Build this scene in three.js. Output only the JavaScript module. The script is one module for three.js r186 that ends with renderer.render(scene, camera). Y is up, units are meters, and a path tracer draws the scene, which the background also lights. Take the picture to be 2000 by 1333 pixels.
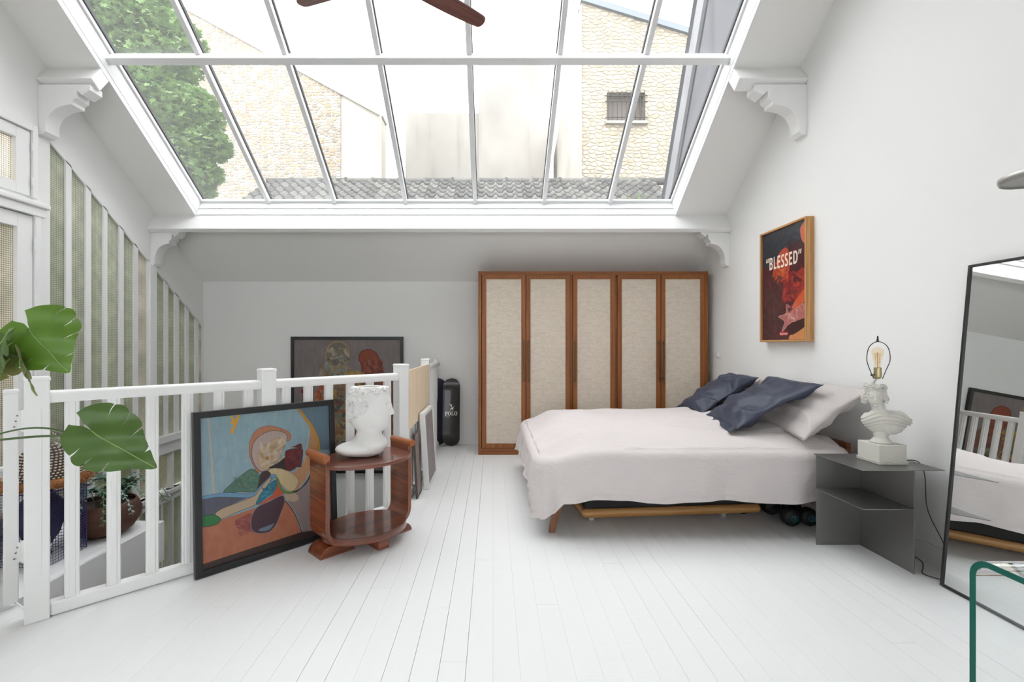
import * as THREE from 'three';
import { RoundedBoxGeometry } from 'three/addons/geometries/RoundedBoxGeometry.js';
import { mergeGeometries, mergeVertices, toCreasedNormals } from 'three/addons/utils/BufferGeometryUtils.js';
import { MarchingCubes } from 'three/addons/objects/MarchingCubes.js';

// ------------------------------------------------------------------ camera, sky, exposure
// World: x to the right, y up, the room runs away along -z. "d" below is the distance into the room (z = -d).
const scene = new THREE.Scene();
const camera = new THREE.PerspectiveCamera(2 * Math.atan(666.5 / 920) * 180 / Math.PI, 2000 / 1333, 0.05, 200);
camera.position.set(0, 1.2, 0);
camera.lookAt(0, 1.2, -5);
camera.setViewOffset(2000, 1333, 37, -6.5, 2000, 1333);
scene.add(camera);
scene.background = new THREE.Color().setRGB(0.98, 1.0, 1.02);       // bright even overcast sky
const renderer = new THREE.WebGLRenderer({ antialias: true });
renderer.toneMapping = THREE.LinearToneMapping;
renderer.toneMappingExposure = 4.6;
renderer.shadowMap.enabled = true;
renderer.shadowMap.type = THREE.PCFSoftShadowMap;

// ------------------------------------------------------------------ helpers
const PI = Math.PI;
function rng(seed) { let a = seed >>> 0; return () => { a = (a + 0x6D2B79F5) >>> 0; let t = a; t = Math.imul(t ^ (t >>> 15), t | 1); t ^= t + Math.imul(t ^ (t >>> 7), t | 61); return ((t ^ (t >>> 14)) >>> 0) / 4294967296; }; }
function hash2(x, y, s) { let h = Math.imul(x, 374761393) ^ Math.imul(y, 668265263) ^ Math.imul(s + 11, 1274126177); h = Math.imul(h ^ (h >>> 13), 1274126177); h ^= h >>> 16; return (h >>> 0) / 4294967296; }
// tileable value noise, period px by py cells
function vnoise(x, y, px, py, s) {
  const xi = Math.floor(x), yi = Math.floor(y), fx = x - xi, fy = y - yi, m = (a, n) => ((a % n) + n) % n;
  const u = fx * fx * (3 - 2 * fx), v = fy * fy * (3 - 2 * fy);
  const a = hash2(m(xi, px), m(yi, py), s), b = hash2(m(xi + 1, px), m(yi, py), s), c = hash2(m(xi, px), m(yi + 1, py), s), d = hash2(m(xi + 1, px), m(yi + 1, py), s);
  return a + (b - a) * u + (c - a) * v + (a - b - c + d) * u * v;
}
function fbm(u, v, fx, fy, oct, s) { let r = 0, a = 0.5, n = 0; for (let i = 0; i < oct; i++) { r += a * vnoise(u * fx, v * fy, fx, fy, s + i * 17); n += a; a *= 0.5; fx *= 2; fy *= 2; } return r / n; }
function h3(x, y, z, s) { return hash2(x + Math.imul(z, 7919), y - Math.imul(z, 104729), s); }
function noise3(x, y, z, s = 0) {
  const xi = Math.floor(x), yi = Math.floor(y), zi = Math.floor(z), f = (t) => t * t * (3 - 2 * t), u = f(x - xi), v = f(y - yi), w = f(z - zi), L = (a, b, t) => a + (b - a) * t;
  const p = (k) => L(L(h3(xi, yi, zi + k, s), h3(xi + 1, yi, zi + k, s), u), L(h3(xi, yi + 1, zi + k, s), h3(xi + 1, yi + 1, zi + k, s), u), v);
  return L(p(0), p(1), w);
}
const clamp = (x, a = 0, b = 1) => Math.min(b, Math.max(a, x));
const smooth = (a, b, x) => { const t = clamp((x - a) / (b - a)); return t * t * (3 - 2 * t); };
const lerp = (a, b, t) => a + (b - a) * t;

const used = {};
function numbered(name) { const n = used[name] = (used[name] ?? -1) + 1; return n ? name + '_' + String(n).padStart(3, '0') : name; }
function shadowed(m) { m.castShadow = true; m.receiveShadow = true; return m; }
function part(name, geo, mat, parent) { const m = shadowed(new THREE.Mesh(geo, mat)); m.name = name; parent.add(m); return m; }
function thing(name, label, category, x = 0, y = 0, d = 0, turn = 0, group) {
  const o = new THREE.Group(); o.name = numbered(name); o.position.set(x, y, -d); o.rotation.y = turn; o.userData = { label, category };
  if (group) o.userData.group = group;
  scene.add(o); return o;
}
function single(name, label, category, geo, mat, group) {
  const m = shadowed(new THREE.Mesh(geo, mat)); m.name = numbered(name); m.userData = { label, category }; if (group) m.userData.group = group; scene.add(m); return m;
}
function structure(name, label, geo, mat) {
  const m = geo ? shadowed(new THREE.Mesh(geo, mat)) : new THREE.Group(); m.name = name; m.userData = { kind: 'structure', label, category: name.split('_')[0] }; scene.add(m); return m;
}
const Q = new THREE.Matrix4();
function move(g, x, y, z) { return g.translate(x, y, z); }
function box(w, h, l, x = 0, y = 0, z = 0) { return uvBox(new THREE.BoxGeometry(w, h, l)).translate(x, y, z); }
function rbox(w, h, l, r, x = 0, y = 0, z = 0, seg = 2, grain) { return uvBox(new RoundedBoxGeometry(w, h, l, seg, Math.min(r, w / 2.02, h / 2.02, l / 2.02)), grain).translate(x, y, z); }
// uv in metres by the main direction of the normal; grain = axis that u follows
function uvBox(geo, grain = null) {
  const g = geo, p = g.attributes.position, n = g.attributes.normal, uv = new Float32Array(p.count * 2);
  for (let i = 0; i < p.count; i++) {
    const a = [Math.abs(n.getX(i)), Math.abs(n.getY(i)), Math.abs(n.getZ(i))], k = a[0] > a[1] && a[0] > a[2] ? 0 : a[1] > a[2] ? 1 : 2, q = [p.getX(i), p.getY(i), p.getZ(i)];
    let ax = [0, 1, 2].filter((j) => j !== k);
    if (k === 0) ax = [2, 1];
    if (grain !== null && ax[1] === grain) ax = [ax[1], ax[0]];
    uv[2 * i] = q[ax[0]]; uv[2 * i + 1] = q[ax[1]];
  }
  g.setAttribute('uv', new THREE.BufferAttribute(uv, 2)); return g;
}
function shape(pts) { const s = new THREE.Shape(); pts.forEach(([a, b], i) => i ? s.lineTo(a, b) : s.moveTo(a, b)); s.closePath(); return s; }
function withHoles(pts, holes) { const s = shape(pts); for (const h of holes) { const p = new THREE.Path(); h.forEach(([a, b], i) => i ? p.lineTo(a, b) : p.moveTo(a, b)); p.closePath(); s.holes.push(p); } return s; }
const ext = (s, depth, bevel = 0, o = {}) => new THREE.ExtrudeGeometry(s, { depth: depth - 2 * bevel, bevelEnabled: bevel > 0, bevelThickness: bevel, bevelSize: bevel, bevelOffset: -bevel, bevelSegments: 2, curveSegments: 10, ...o }).translate(0, 0, bevel);
// plan outline [x, d] between heights y0 and y1
function slab(pts, y0, y1, holes = []) { return ext(withHoles(pts, holes), y1 - y0).rotateX(-PI / 2).translate(0, y0, 0); }
// outline [d, y] of a wall that stands at x0..x1
function wallX(pts, x0, x1, holes = []) { return ext(withHoles(pts, holes), x1 - x0).rotateY(PI / 2).translate(x0, 0, 0); }
// outline [x, y] of a wall at d0 (front) .. d1 (back)
function wallD(pts, d0, d1, holes = []) { return ext(withHoles(pts, holes), d1 - d0).translate(0, 0, -d1); }
function tube(pts, r, seg = 40, rad = 8, closed = false) { return new THREE.TubeGeometry(new THREE.CatmullRomCurve3(pts.map((p) => new THREE.Vector3(...p)), closed), seg, r, rad, closed); }
function bar(a, b, r, rad = 10, r2 = r) {
  const A = new THREE.Vector3(...a), B = new THREE.Vector3(...b), dir = B.clone().sub(A), g = new THREE.CylinderGeometry(r2, r, dir.length(), rad);
  g.applyQuaternion(new THREE.Quaternion().setFromUnitVectors(new THREE.Vector3(0, 1, 0), dir.clone().normalize())); return g.translate(...A.add(B).multiplyScalar(0.5).toArray());
}
function join(list) {
  return mergeGeometries(list.map((g) => { const q = g.index ? g.toNonIndexed() : g; for (const k of Object.keys(q.attributes)) if (!['position', 'normal', 'uv'].includes(k)) q.deleteAttribute(k); q.morphAttributes = {}; return q; }));
}
// closed surface of a signed distance field
function sdfMesh(fn, c, half, res) {
  const mc = new MarchingCubes(res, new THREE.MeshStandardMaterial(), false, false, 400000); mc.isolation = 0;
  const h = res / 2; let k = 0;
  for (let z = 0; z < res; z++) for (let y = 0; y < res; y++) for (let x = 0; x < res; x++) mc.field[k++] = -fn(c[0] + (x - h) / h * half, c[1] + (y - h) / h * half, c[2] + (z - h) / h * half);
  mc.update();
  let g = new THREE.BufferGeometry();
  g.setAttribute('position', new THREE.BufferAttribute(mc.positionArray.slice(0, mc.count * 3), 3));
  g.scale(half, half, half).translate(...c); g = mergeVertices(g, 1e-5);
  const p = g.attributes.position, n = new Float32Array(p.count * 3), e = half / res * 0.9, v = new THREE.Vector3();
  for (let i = 0; i < p.count; i++) { const [x, y, z] = [p.getX(i), p.getY(i), p.getZ(i)]; v.set(fn(x + e, y, z) - fn(x - e, y, z), fn(x, y + e, z) - fn(x, y - e, z), fn(x, y, z + e) - fn(x, y, z - e)).normalize(); v.toArray(n, i * 3); }
  g.setAttribute('normal', new THREE.BufferAttribute(n, 3)); g.setAttribute('uv', new THREE.BufferAttribute(new Float32Array(p.count * 2), 2)); return g;
}
const smin = (a, b, k) => { const h = clamp(0.5 + 0.5 * (b - a) / k); return b + (a - b) * h - k * h * (1 - h); };
const smax = (a, b, k) => -smin(-a, -b, k);
const ell = (x, y, z, cx, cy, cz, rx, ry, rz) => { const a = (x - cx) / rx, b = (y - cy) / ry, c = (z - cz) / rz, k0 = Math.hypot(a, b, c), k1 = Math.hypot(a / rx, b / ry, c / rz); return k1 < 1e-9 ? -Math.min(rx, ry, rz) : k0 * (k0 - 1) / k1; };
const cap = (x, y, z, a, b, ra, rb = ra) => { const bx = b[0] - a[0], by = b[1] - a[1], bz = b[2] - a[2], t = clamp(((x - a[0]) * bx + (y - a[1]) * by + (z - a[2]) * bz) / (bx * bx + by * by + bz * bz)); return Math.hypot(x - a[0] - bx * t, y - a[1] - by * t, z - a[2] - bz * t) - lerp(ra, rb, t); };
function gridGeo(nu, nv, fn, uvS = 1) {
  const P = [], U = [], I = [];
  for (let j = 0; j <= nv; j++) for (let i = 0; i <= nu; i++) { const r = fn(i / nu, j / nv); P.push(r[0], r[1], r[2]); U.push((r[3] ?? i / nu) * uvS, (r[4] ?? j / nv) * uvS); }
  for (let j = 0; j < nv; j++) for (let i = 0; i < nu; i++) { const a = j * (nu + 1) + i, b = a + 1, c = a + nu + 1, d = c + 1; I.push(a, b, d, a, d, c); }
  const g = new THREE.BufferGeometry(); g.setAttribute('position', new THREE.Float32BufferAttribute(P, 3)); g.setAttribute('uv', new THREE.Float32BufferAttribute(U, 2)); g.setIndex(I); g.computeVertexNormals(); return g;
}

// ------------------------------------------------------------------ textures
function tex(w, h, fn, srgb = true, size = [1, 1]) {
  const a = new Uint8Array(w * h * 4);
  for (let y = 0; y < h; y++) for (let x = 0; x < w; x++) { const c = fn(x / w, y / h), k = (y * w + x) * 4; for (let i = 0; i < 3; i++) a[k + i] = clamp(c[i] ?? c[0], 0, 1) * 255; a[k + 3] = 255; }
  const t = new THREE.DataTexture(a, w, h); t.magFilter = THREE.LinearFilter; t.minFilter = THREE.LinearMipmapLinearFilter; t.generateMipmaps = true; t.wrapS = t.wrapT = THREE.RepeatWrapping;
  t.repeat.set(1 / size[0], 1 / size[1]); if (srgb) t.colorSpace = THREE.SRGBColorSpace; t.needsUpdate = true; return t;
}
const grey = (w, h, fn, size) => tex(w, h, (u, v) => { const k = fn(u, v); return [k, k, k]; }, false, size);
const mix3 = (a, b, t) => [lerp(a[0], b[0], t), lerp(a[1], b[1], t), lerp(a[2], b[2], t)];
const hex = (s) => [1, 3, 5].map((i) => parseInt(s.slice(i, i + 2), 16) / 255);
function woodMap(light, dark, seed, size = [1, 0.25], contrast = 1) {
  const a = hex(light), b = hex(dark);
  return tex(512, 256, (u, v) => {
    const warp = fbm(u, v, 2, 3, 3, seed) * 0.35, ring = fbm(u * 1, v + warp * 0.2, 2, 14, 3, seed + 5), fine = fbm(u, v, 8, 90, 2, seed + 9), pore = vnoise(u * 40, v * 128, 40, 128, seed + 3);
    return mix3(a, b, clamp((0.25 + (ring - 0.5) * 1.4 + (fine - 0.5) * 0.6 + (pore > 0.86 ? 0.25 : 0)) * contrast));
  }, true, size);
}
const std = (o) => new THREE.MeshStandardMaterial(o);
const phys = (o) => new THREE.MeshPhysicalMaterial(o);
const rgb = (r, g, b) => new THREE.Color().setRGB(r, g, b);

const plasterBump = grey(256, 256, (u, v) => fbm(u, v, 6, 6, 5, 3), [1.2, 1.2]);
const paintBump = grey(512, 128, (u, v) => 0.6 * fbm(u, v, 3, 30, 4, 8) + 0.4 * fbm(u, v, 20, 10, 3, 19), [0.9, 0.2]);
const weaveBump = grey(256, 256, (u, v) => 0.5 * fbm(u, v, 20, 60, 3, 31) + 0.5 * fbm(u, v, 64, 64, 2, 77), [0.25, 0.25]);
const M = {
  wall: std({ color: rgb(0.868, 0.866, 0.852), roughness: 0.92, bumpMap: plasterBump, bumpScale: 0.0006 }),
  ceiling: std({ color: rgb(0.87, 0.86, 0.835), roughness: 0.92 }),
  white: std({ color: rgb(0.86, 0.86, 0.85), roughness: 0.42 }),
  alu: std({ color: rgb(0.84, 0.845, 0.85), roughness: 0.35 }),
  gasket: std({ color: rgb(0.03, 0.03, 0.035), roughness: 0.7 }),
  subfloor: std({ color: rgb(0.11, 0.1, 0.09), roughness: 0.95 }),
  dark: std({ color: rgb(0.02, 0.019, 0.018), roughness: 0.8 }),
  glass: phys({ color: rgb(0.97, 0.975, 0.975), transmission: 0.98, roughness: 0.15, ior: 1.5, thickness: 0 }),
  dustyGlass: phys({ color: rgb(0.97, 0.975, 0.975), transmission: 0.98, roughness: 0.24, ior: 1.5, thickness: 0 }),
};
const planks = [0, 1, 2, 3].map((i) => std({ color: rgb(0.84 - 0.003 * i, 0.845 - 0.003 * i, 0.845 - 0.003 * i), roughness: 0.42 + 0.01 * i, bumpMap: paintBump, bumpScale: 0.0005 }));

// ------------------------------------------------------------------ room shell
const XL = -3.48, XR = 2.40, DB = 5.66, DF = -3.0, YB = -2.6, K = 0.71, AL = Math.atan(K), CA = Math.cos(AL), SA = Math.sin(AL), Y0 = 2.53 + K * (4.85 - DB), DR = 1.0, YR = Y0 + K * (DB - DR), YF = YR - K * (DR - DF);
const WELL = { x0: -3.07, x1: 1.887, s0: (DB - 4.85) / CA, s1: (DB - 2.45) / CA };

// floor: painted boards 10 cm wide on a sub-floor; the stairwell is cut out of them
const edge = (x) => x >= -0.71 ? DB : x >= -2.03 ? 2.08 + (x + 2.03) * (3.415 - 2.08) / 1.32 : x >= -2.24 ? 2.20 + (x + 2.24) * (2.08 - 2.20) / 0.21 : 3.2;
const floor = structure('floor', 'white painted narrow floorboards with fine dark joints');
{
  const rim = [[XL, DF], [XR, DF], [XR, DB], [-0.71, DB], [-0.71, 3.415], [-2.03, 2.08], [-2.24, 2.20], [-2.24, 3.2], [XL, 3.2]];
  part('subfloor', slab(rim, -0.25, -0.02), M.subfloor, floor);
  const fascia = (a, b) => { const dx = b[0] - a[0], dd = b[1] - a[1], l = Math.hypot(dx, dd); part('fascia', box(l, 0.262, 0.012).rotateY(Math.atan2(dd, dx)).translate((a[0] + b[0]) / 2, -0.131, -(a[1] + b[1]) / 2), M.white, floor); };
  [[[-0.71, DB], [-0.71, 3.415]], [[-0.71, 3.415], [-2.03, 2.08]], [[-2.03, 2.08], [-2.24, 2.20]], [[-2.24, 2.20], [-2.24, 3.2]], [[-2.24, 3.2], [XL, 3.2]]].forEach(([a, b]) => fascia(a, b));
  const R = rng(7);
  for (let i = 0; ; i++) {
    const x0 = -3.5 + i * 0.1, gap = [0.0003, 0.0004, 0.0005, 0.0007, 0.0009, 0.0024][Math.floor(R() * 6)];
    if (x0 > XR) break;
    const a = Math.max(x0 + gap / 2, XL), b = Math.min(x0 + 0.1 - gap / 2, XR);
    let d = DF + 0.2 - R() * 2;
    const far = [...new Set([a, b, ...[-2.24, -2.03, -0.71].filter((q) => q > a && q < b).flatMap((q) => [q - 1e-4, q + 1e-4])])].sort((p, q) => p - q).map((x) => [x, edge(x)]);
    const most = Math.max(...far.map((p) => p[1]));
    while (d < most) {
      const d0 = Math.max(d, DF), d1 = Math.min(d + 1.7 + R() * 1.3, 99), end = far.map(([x, e]) => [x, Math.min(e, d1 - 0.001)]).filter(([, e]) => e > d0 + 0.01);
      if (d1 > DF && end.length > 1) part('plank', slab([[end[0][0], d0], [end[end.length - 1][0], d0], ...end.reverse()], -0.02, 0).rotateY(0), planks[Math.floor(R() * 4)], floor);
      d = d1;
    }
  }
}
const lowFloor = structure('floor_lower', 'dark floor of the storey below the stairwell', slab([[XL, DF], [XR, DF], [XR, DB], [XL, DB]], YB - 0.1, YB), M.dark);

// walls
const topA = (d) => 2.81 - K * (d - 3.70);
const gable = [[DB, YB], [DB, Y0 + 0.02], [DR, YR + 0.02], [DF, YF + 0.02], [DF, YB]].reverse();
const winA = [[3.70, 0.23], [4.757, 0.23], [4.757, topA(4.757)], [3.70, topA(3.70)]], winB = [[4.85, 0.23], [5.64, 0.23], [5.64, topA(5.64)], [4.85, topA(4.85)]];
const lowA = [[3.60, -0.36], [5.64, -0.36], [5.64, 0.03], [3.60, 0.03]], lowB = [[3.60, -1.5], [5.64, -1.5], [5.64, -0.48], [3.60, -0.48]];
const doorHole = [[2.55, 0], [3.56, 0], [3.56, 2.17], [2.55, 2.17]], fanHole = [[2.55, 2.30], [3.54, 2.30], [3.54, 2.80], [2.55, 2.80]];
structure('wall_left', 'white wall with tall strips of obscured glass', wallX(gable, XL - 0.14, XL, [winA, winB, lowA, lowB, doorHole, fanHole]), M.wall);
structure('wall_right', 'plain white wall behind the bed', wallX(gable, XR, XR + 0.2), M.wall);
structure('wall_back', 'white knee wall behind the wardrobe', wallD([[XL, YB], [XR, YB], [XR, Y0 + 0.05], [XL, Y0 + 0.05]], DB, DB + 0.2), M.wall);
structure('wall_front', 'white end wall of the room', wallD([[XL, YB], [XR, YB], [XR, YF + 0.05], [XL, YF + 0.05]], DF - 0.2, DF, [[[-3.0, 0.35], [-3.0, 2.25], [1.9, 2.25], [1.9, 0.35]]]), M.wall);
{
  const w = structure('window_7', 'wide studio window in the end wall');
  for (let i = 0; i <= 7; i++) part('mullion', rbox(0.05, 1.9, 0.07, 0.004, -3.0 + i * 0.7, 1.3, -DF + 0.1), M.white, w);
  for (const y of [0.37, 2.23]) part('rail', rbox(4.9, 0.05, 0.07, 0.004, -0.55, y, -DF + 0.1), M.white, w);
  for (let i = 0; i < 7; i++) part('pane', new THREE.PlaneGeometry(0.7, 1.88).translate(-2.65 + i * 0.7, 1.3, -DF + 0.1), M.glass, w);
}
structure('baseboard_right', 'low white skirting board along the plain wall', wallX([[DF, 0], [5.1, 0], [5.1, 0.105], [DF, 0.105]], XR - 0.014, XR), M.white);

// roof slope: local (-x, s, t) with s up the slope and t outwards
const slope = new THREE.Matrix4().makeBasis(new THREE.Vector3(-1, 0, 0), new THREE.Vector3(0, SA, CA), new THREE.Vector3(0, CA, -SA)).setPosition(0, Y0, -DB);
const onSlope = (g) => g.applyMatrix4(slope);
const sbox = (x0, x1, s0, s1, t0, t1, r = 0) => onSlope((r ? new RoundedBoxGeometry(x1 - x0, s1 - s0, t1 - t0, 2, r) : new THREE.BoxGeometry(x1 - x0, s1 - s0, t1 - t0)).translate(-(x0 + x1) / 2, (s0 + s1) / 2, (t0 + t1) / 2));
const sR = (DB - DR) / CA;
structure('ceiling', 'white sloping ceiling around the roof window', onSlope(ext(withHoles([[-XR - 0.2, -0.3], [-XL + 0.2, -0.3], [-XL + 0.2, sR + 0.1], [-XR - 0.2, sR + 0.1]], [[[-WELL.x1, WELL.s0], [-WELL.x0, WELL.s0], [-WELL.x0, WELL.s1], [-WELL.x1, WELL.s1]]]), 0.24)), M.ceiling);
structure('ceiling_rear', 'white sloping ceiling on the other side of the ridge', wallX([[DR + 0.15, YR + 0.3], [DF - 0.3, YF - 0.21 + 0.3], [DF - 0.3, YF - 0.21], [DR, YR]], XL - 0.2, XR + 0.2), M.ceiling);

// ------------------------------------------------------------------ beams and corbels
structure('beam_lower', 'white beam under the sill of the roof window', sbox(XL, XR, WELL.s0 - 0.05, WELL.s0, -0.205, 0.001, 0.005), M.white);
structure('beam_upper', 'short white purlin end between wall and roof window by the tall windows', sbox(XL, WELL.x0 + 0.012, 2.43 - 0.1, 2.43, -0.165, 0.001, 0.005), M.white);
structure('beam_upper_001', 'short white purlin end on the plain wall', sbox(WELL.x1 - 0.012, XR, 2.43 - 0.1, 2.43, -0.165, 0.001, 0.005), M.white);
function corbelAt(x, yTop, d, sgn, kx, ky, label) {
  const pts = []; const P = (a, b) => pts.push([a * kx * sgn, b * ky]);
  [[0, 0], [0.40, 0], [0.40, -0.045], [0.335, -0.082], [0.30, -0.05], [0.295, -0.105], [0.262, -0.128], [0.262, -0.155]].forEach(([a, b]) => P(a, b));
  for (let i = 1; i <= 10; i++) { const t = i / 10; P((1 - t) ** 2 * 0.262 + 2 * t * (1 - t) * 0.08 + t * t * 0.06, -((1 - t) ** 2 * 0.155 + 2 * t * (1 - t) * 0.16 + t * t * 0.31)); }
  [[0.06, -0.36], [0.035, -0.385], [0, -0.385]].forEach(([a, b]) => P(a, b));
  if (sgn < 0) pts.reverse();
  const g = ext(shape(pts), 0.115, 0.004).translate(x, yTop, -(d + 0.115));
  const m = structure(numbered('corbel'), label, g, M.white); m.userData.category = 'corbel'; return m;
}
corbelAt(XL, 3.19, 3.60, 1, 1, 1, 'white scrolled bracket above the tall obscured windows, upper one');
corbelAt(XR, 3.19, 3.60, -1, 1, 1, 'white scrolled bracket high on the plain wall');
corbelAt(XL, 2.372, 4.785, 1, 0.72, 0.97, 'white curved bracket under the beam end between the two window groups');
corbelAt(XR, 2.372, 4.785, -1, 0.72, 0.97, 'white curved bracket under the beam end above the wardrobe');

// ------------------------------------------------------------------ roof window
{
  const w = structure('window_1', 'large sloping roof window with white glazing bars');
  const { x0, x1, s0, s1 } = WELL, T = 0.205, tr = [2.43], bars = [-2.35, -1.66, -0.917, -0.189, 0.534, 1.224];
  // lining of the well in two strips with a shadow gap between them
  for (const [a, b] of [[-0.012, 0.03], [0.037, T]]) {
    part('lining', sbox(x0 - 0.001, x0 + 0.014, s0, s1, a, b), M.alu, w); part('lining', sbox(x1 - 0.014, x1 + 0.001, s0, s1, a, b), M.alu, w);
    part('lining', sbox(x0 + 0.014, x1 - 0.014, s1 - 0.014, s1, a, b), M.alu, w);
  }
  part('lining', sbox(x0 + 0.015, x1 - 0.015, s0 - 0.002, s0 + 0.012, 0.0, 0.085, 0.003), M.alu, w);
  part('lining', sbox(x0 + 0.015, x1 - 0.015, s0 - 0.002, s0 + 0.018, 0.09, T, 0.003), M.alu, w);
  part('frame', sbox(x0 + 0.014, x0 + 0.03, s0, s1, T - 0.03, T, 0.003), M.alu, w); part('frame', sbox(x1 - 0.03, x1 - 0.014, s0, s1, T - 0.03, T, 0.003), M.alu, w);
  part('frame', sbox(x0 + 0.03, x1 - 0.03, s0 + 0.01, s0 + 0.045, T - 0.03, T, 0.004), M.alu, w);
  for (const s of tr) part('transom', sbox(x0 + 0.012, x1 - 0.012, s - 0.028, s + 0.028, T - 0.105, T - 0.02, 0.006), M.alu, w);
  const xs = [x0 + 0.02, ...bars, x1 - 0.02], ss = [s0 + 0.02, ...tr, s1 - 0.01];
  for (const x of bars) {
    for (let r = 0; r < 2; r++) part('glazing_bar', sbox(x - 0.02, x + 0.02, ss[r], ss[r + 1], T - 0.05, T, 0.004), M.alu, w);
    part('outer_cap', sbox(x - 0.026, x + 0.026, s0, s1, T + 0.008, T + 0.034), M.gasket, w);
  }
  for (const x of [x0 + 0.012, x1 - 0.012]) part('outer_cap', sbox(x - 0.026, x + 0.026, s0, s1, T + 0.008, T + 0.034), M.gasket, w);
  for (let c = 0; c < 7; c++) for (let r = 0; r < 2; r++) {
    const g = onSlope(new THREE.PlaneGeometry(xs[c + 1] - xs[c], ss[r + 1] - ss[r]).translate(-(xs[c] + xs[c + 1]) / 2, (ss[r] + ss[r + 1]) / 2, T + 0.004));
    part('pane', g, c < 2 ? M.dustyGlass : M.glass, w);
  }
}

// ------------------------------------------------------------------ obscured windows and door in the wall beside the stairwell
const gridCell = (u, v, n) => { const a = Math.abs(((u * n) % 1) - 0.5) * 2, b = Math.abs(((v * n) % 1) - 0.5) * 2; return Math.max(a, b); };
const glassBump = grey(256, 256, (u, v) => 1 - smooth(0.55, 1, gridCell(u, v, 16)), [0.2, 0.2]);
const obscure = (light, line, seed) => tex(512, 512, (u, v) => {
  const k = smooth(0.6, 0.9, gridCell(u, v, 26)), n = 0.86 + 0.28 * (fbm(u, v, 3, 3, 3, seed) - 0.5);
  return mix3(hex(light), hex(line), k).map((c) => c * n);
}, true, [0.4, 0.4]);
const obscured = [['#d2d2c0', '#86887a', 5], ['#cdd0bb', '#83877a', 23], ['#d6d0c2', '#948e82', 41], ['#d5cdc2', '#a0988c', 61]].map(([a, b, s]) => phys({ color: 0xffffff, map: obscure(a, b, s), transmission: 0.75, roughness: 0.86, thickness: 0, ior: 1.5, bumpMap: glassBump, bumpScale: 0.0008 }));
const doorGlass = phys({ color: 0xffffff, map: obscure('#e6ddcc', '#81786b', 71), transmission: 0.8, roughness: 0.86, thickness: 0, ior: 1.5, bumpMap: glassBump, bumpScale: 0.0008 });
function paneX(pts, x, mat, parent) { const g = new THREE.ShapeGeometry(shape(pts)).rotateY(PI / 2).translate(x, 0, 0); return part('pane', g, mat, parent); }
const bx = (d0, d1, y0, y1, xa, xb, r = 0.004) => rbox(xb - xa, y1 - y0, d1 - d0, r, (xa + xb) / 2, (y0 + y1) / 2, -(d0 + d1) / 2);
const slanted = (d0, d1, b0, h, xa, xb) => wallX([[d0, topA(d0) - h + b0], [d1, topA(d1) - h + b0], [d1, topA(d1) + b0], [d0, topA(d0) + b0]], xa, xb);
function stripWindow(name, label, panes, d0, d1) {
  const w = structure(name, label);
  part('sill', bx(d0 - 0.02, d1 + 0.02, 0.16, 0.235, XL - 0.1, XL + 0.045), M.white, w);
  part('head_rail', slanted(d0, d1, 0.004, 0.028, XL - 0.09, XL + 0.004), M.white, w);
  panes.forEach(([a, b], i) => {
    const next = panes[i + 1];
    paneX([[a - 0.006, 0.22], [b + 0.006, 0.22], [b + 0.006, topA(b) - 0.02], [a - 0.006, topA(a) - 0.02]], XL - 0.012, obscured[[1, 0, 1, 0, 1, 3, 0, 1, 0, 1, 2][i + (name === 'window_3' ? 6 : 0)]], w);
    if (next) part('mullion', wallX([[b, 0.22], [next[0], 0.22], [next[0], topA(next[0]) - 0.012], [b, topA(b) - 0.012]], XL - 0.06, XL + 0.004), M.white, w);
    else part('mullion', wallX([[b, 0.22], [d1, 0.22], [d1, topA(d1) - 0.012], [b, topA(b) - 0.012]], XL - 0.06, XL + 0.004), M.white, w);
  });
  return w;
}
stripWindow('window_2', 'six tall sloping-topped strips of obscured glass', [[3.702, 3.835], [3.886, 4.023], [4.074, 4.202], [4.247, 4.386], [4.435, 4.561], [4.614, 4.744]], 3.70, 4.757);
stripWindow('window_3', 'five shorter strips of obscured glass towards the far corner', [[4.859, 4.988], [5.043, 5.148], [5.215, 5.328], [5.382, 5.502], [5.559, 5.637]], 4.85, 5.64);
structure('trim_1', 'white timber post between the two groups of obscured windows', bx(4.757, 4.852, 0.2, 2.02, XL - 0.02, XL + 0.02), M.white);
structure('trim_2', 'white rail band below the obscured windows', bx(3.6, DB, 0.04, 0.155, XL - 0.01, XL + 0.02), M.white);
{
  const w = structure('window_4', 'low row of obscured glass below floor level');
  const n = [3.62, 4.1, 4.62, 5.12, 5.62];
  n.slice(0, -1).forEach((a, i) => { paneX([[a, -0.35], [n[i + 1], -0.35], [n[i + 1], 0.025], [a, 0.025]], XL - 0.05, obscured[i % 2 ? 1 : 2], w); part('mullion', bx(n[i + 1] - 0.02, n[i + 1] + 0.02, -0.36, 0.03, XL - 0.08, XL), M.white, w); });
  part('sill', bx(3.6, 5.65, -0.40, -0.36, XL - 0.06, XL + 0.03), M.white, w);
  const v = structure('window_5', 'lowest strips of obscured glass beside the stairs');
  for (let i = 0; i < 12; i++) { const a = 3.62 + i * 0.167; paneX([[a + 0.015, -1.5], [a + 0.15, -1.5], [a + 0.15, -0.49], [a + 0.015, -0.49]], XL - 0.05, obscured[[0, 1, 2][i % 3]], v); part('mullion', bx(a + 0.15, a + 0.182, -1.5, -0.48, XL - 0.08, XL), M.white, v); }
}
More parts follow.
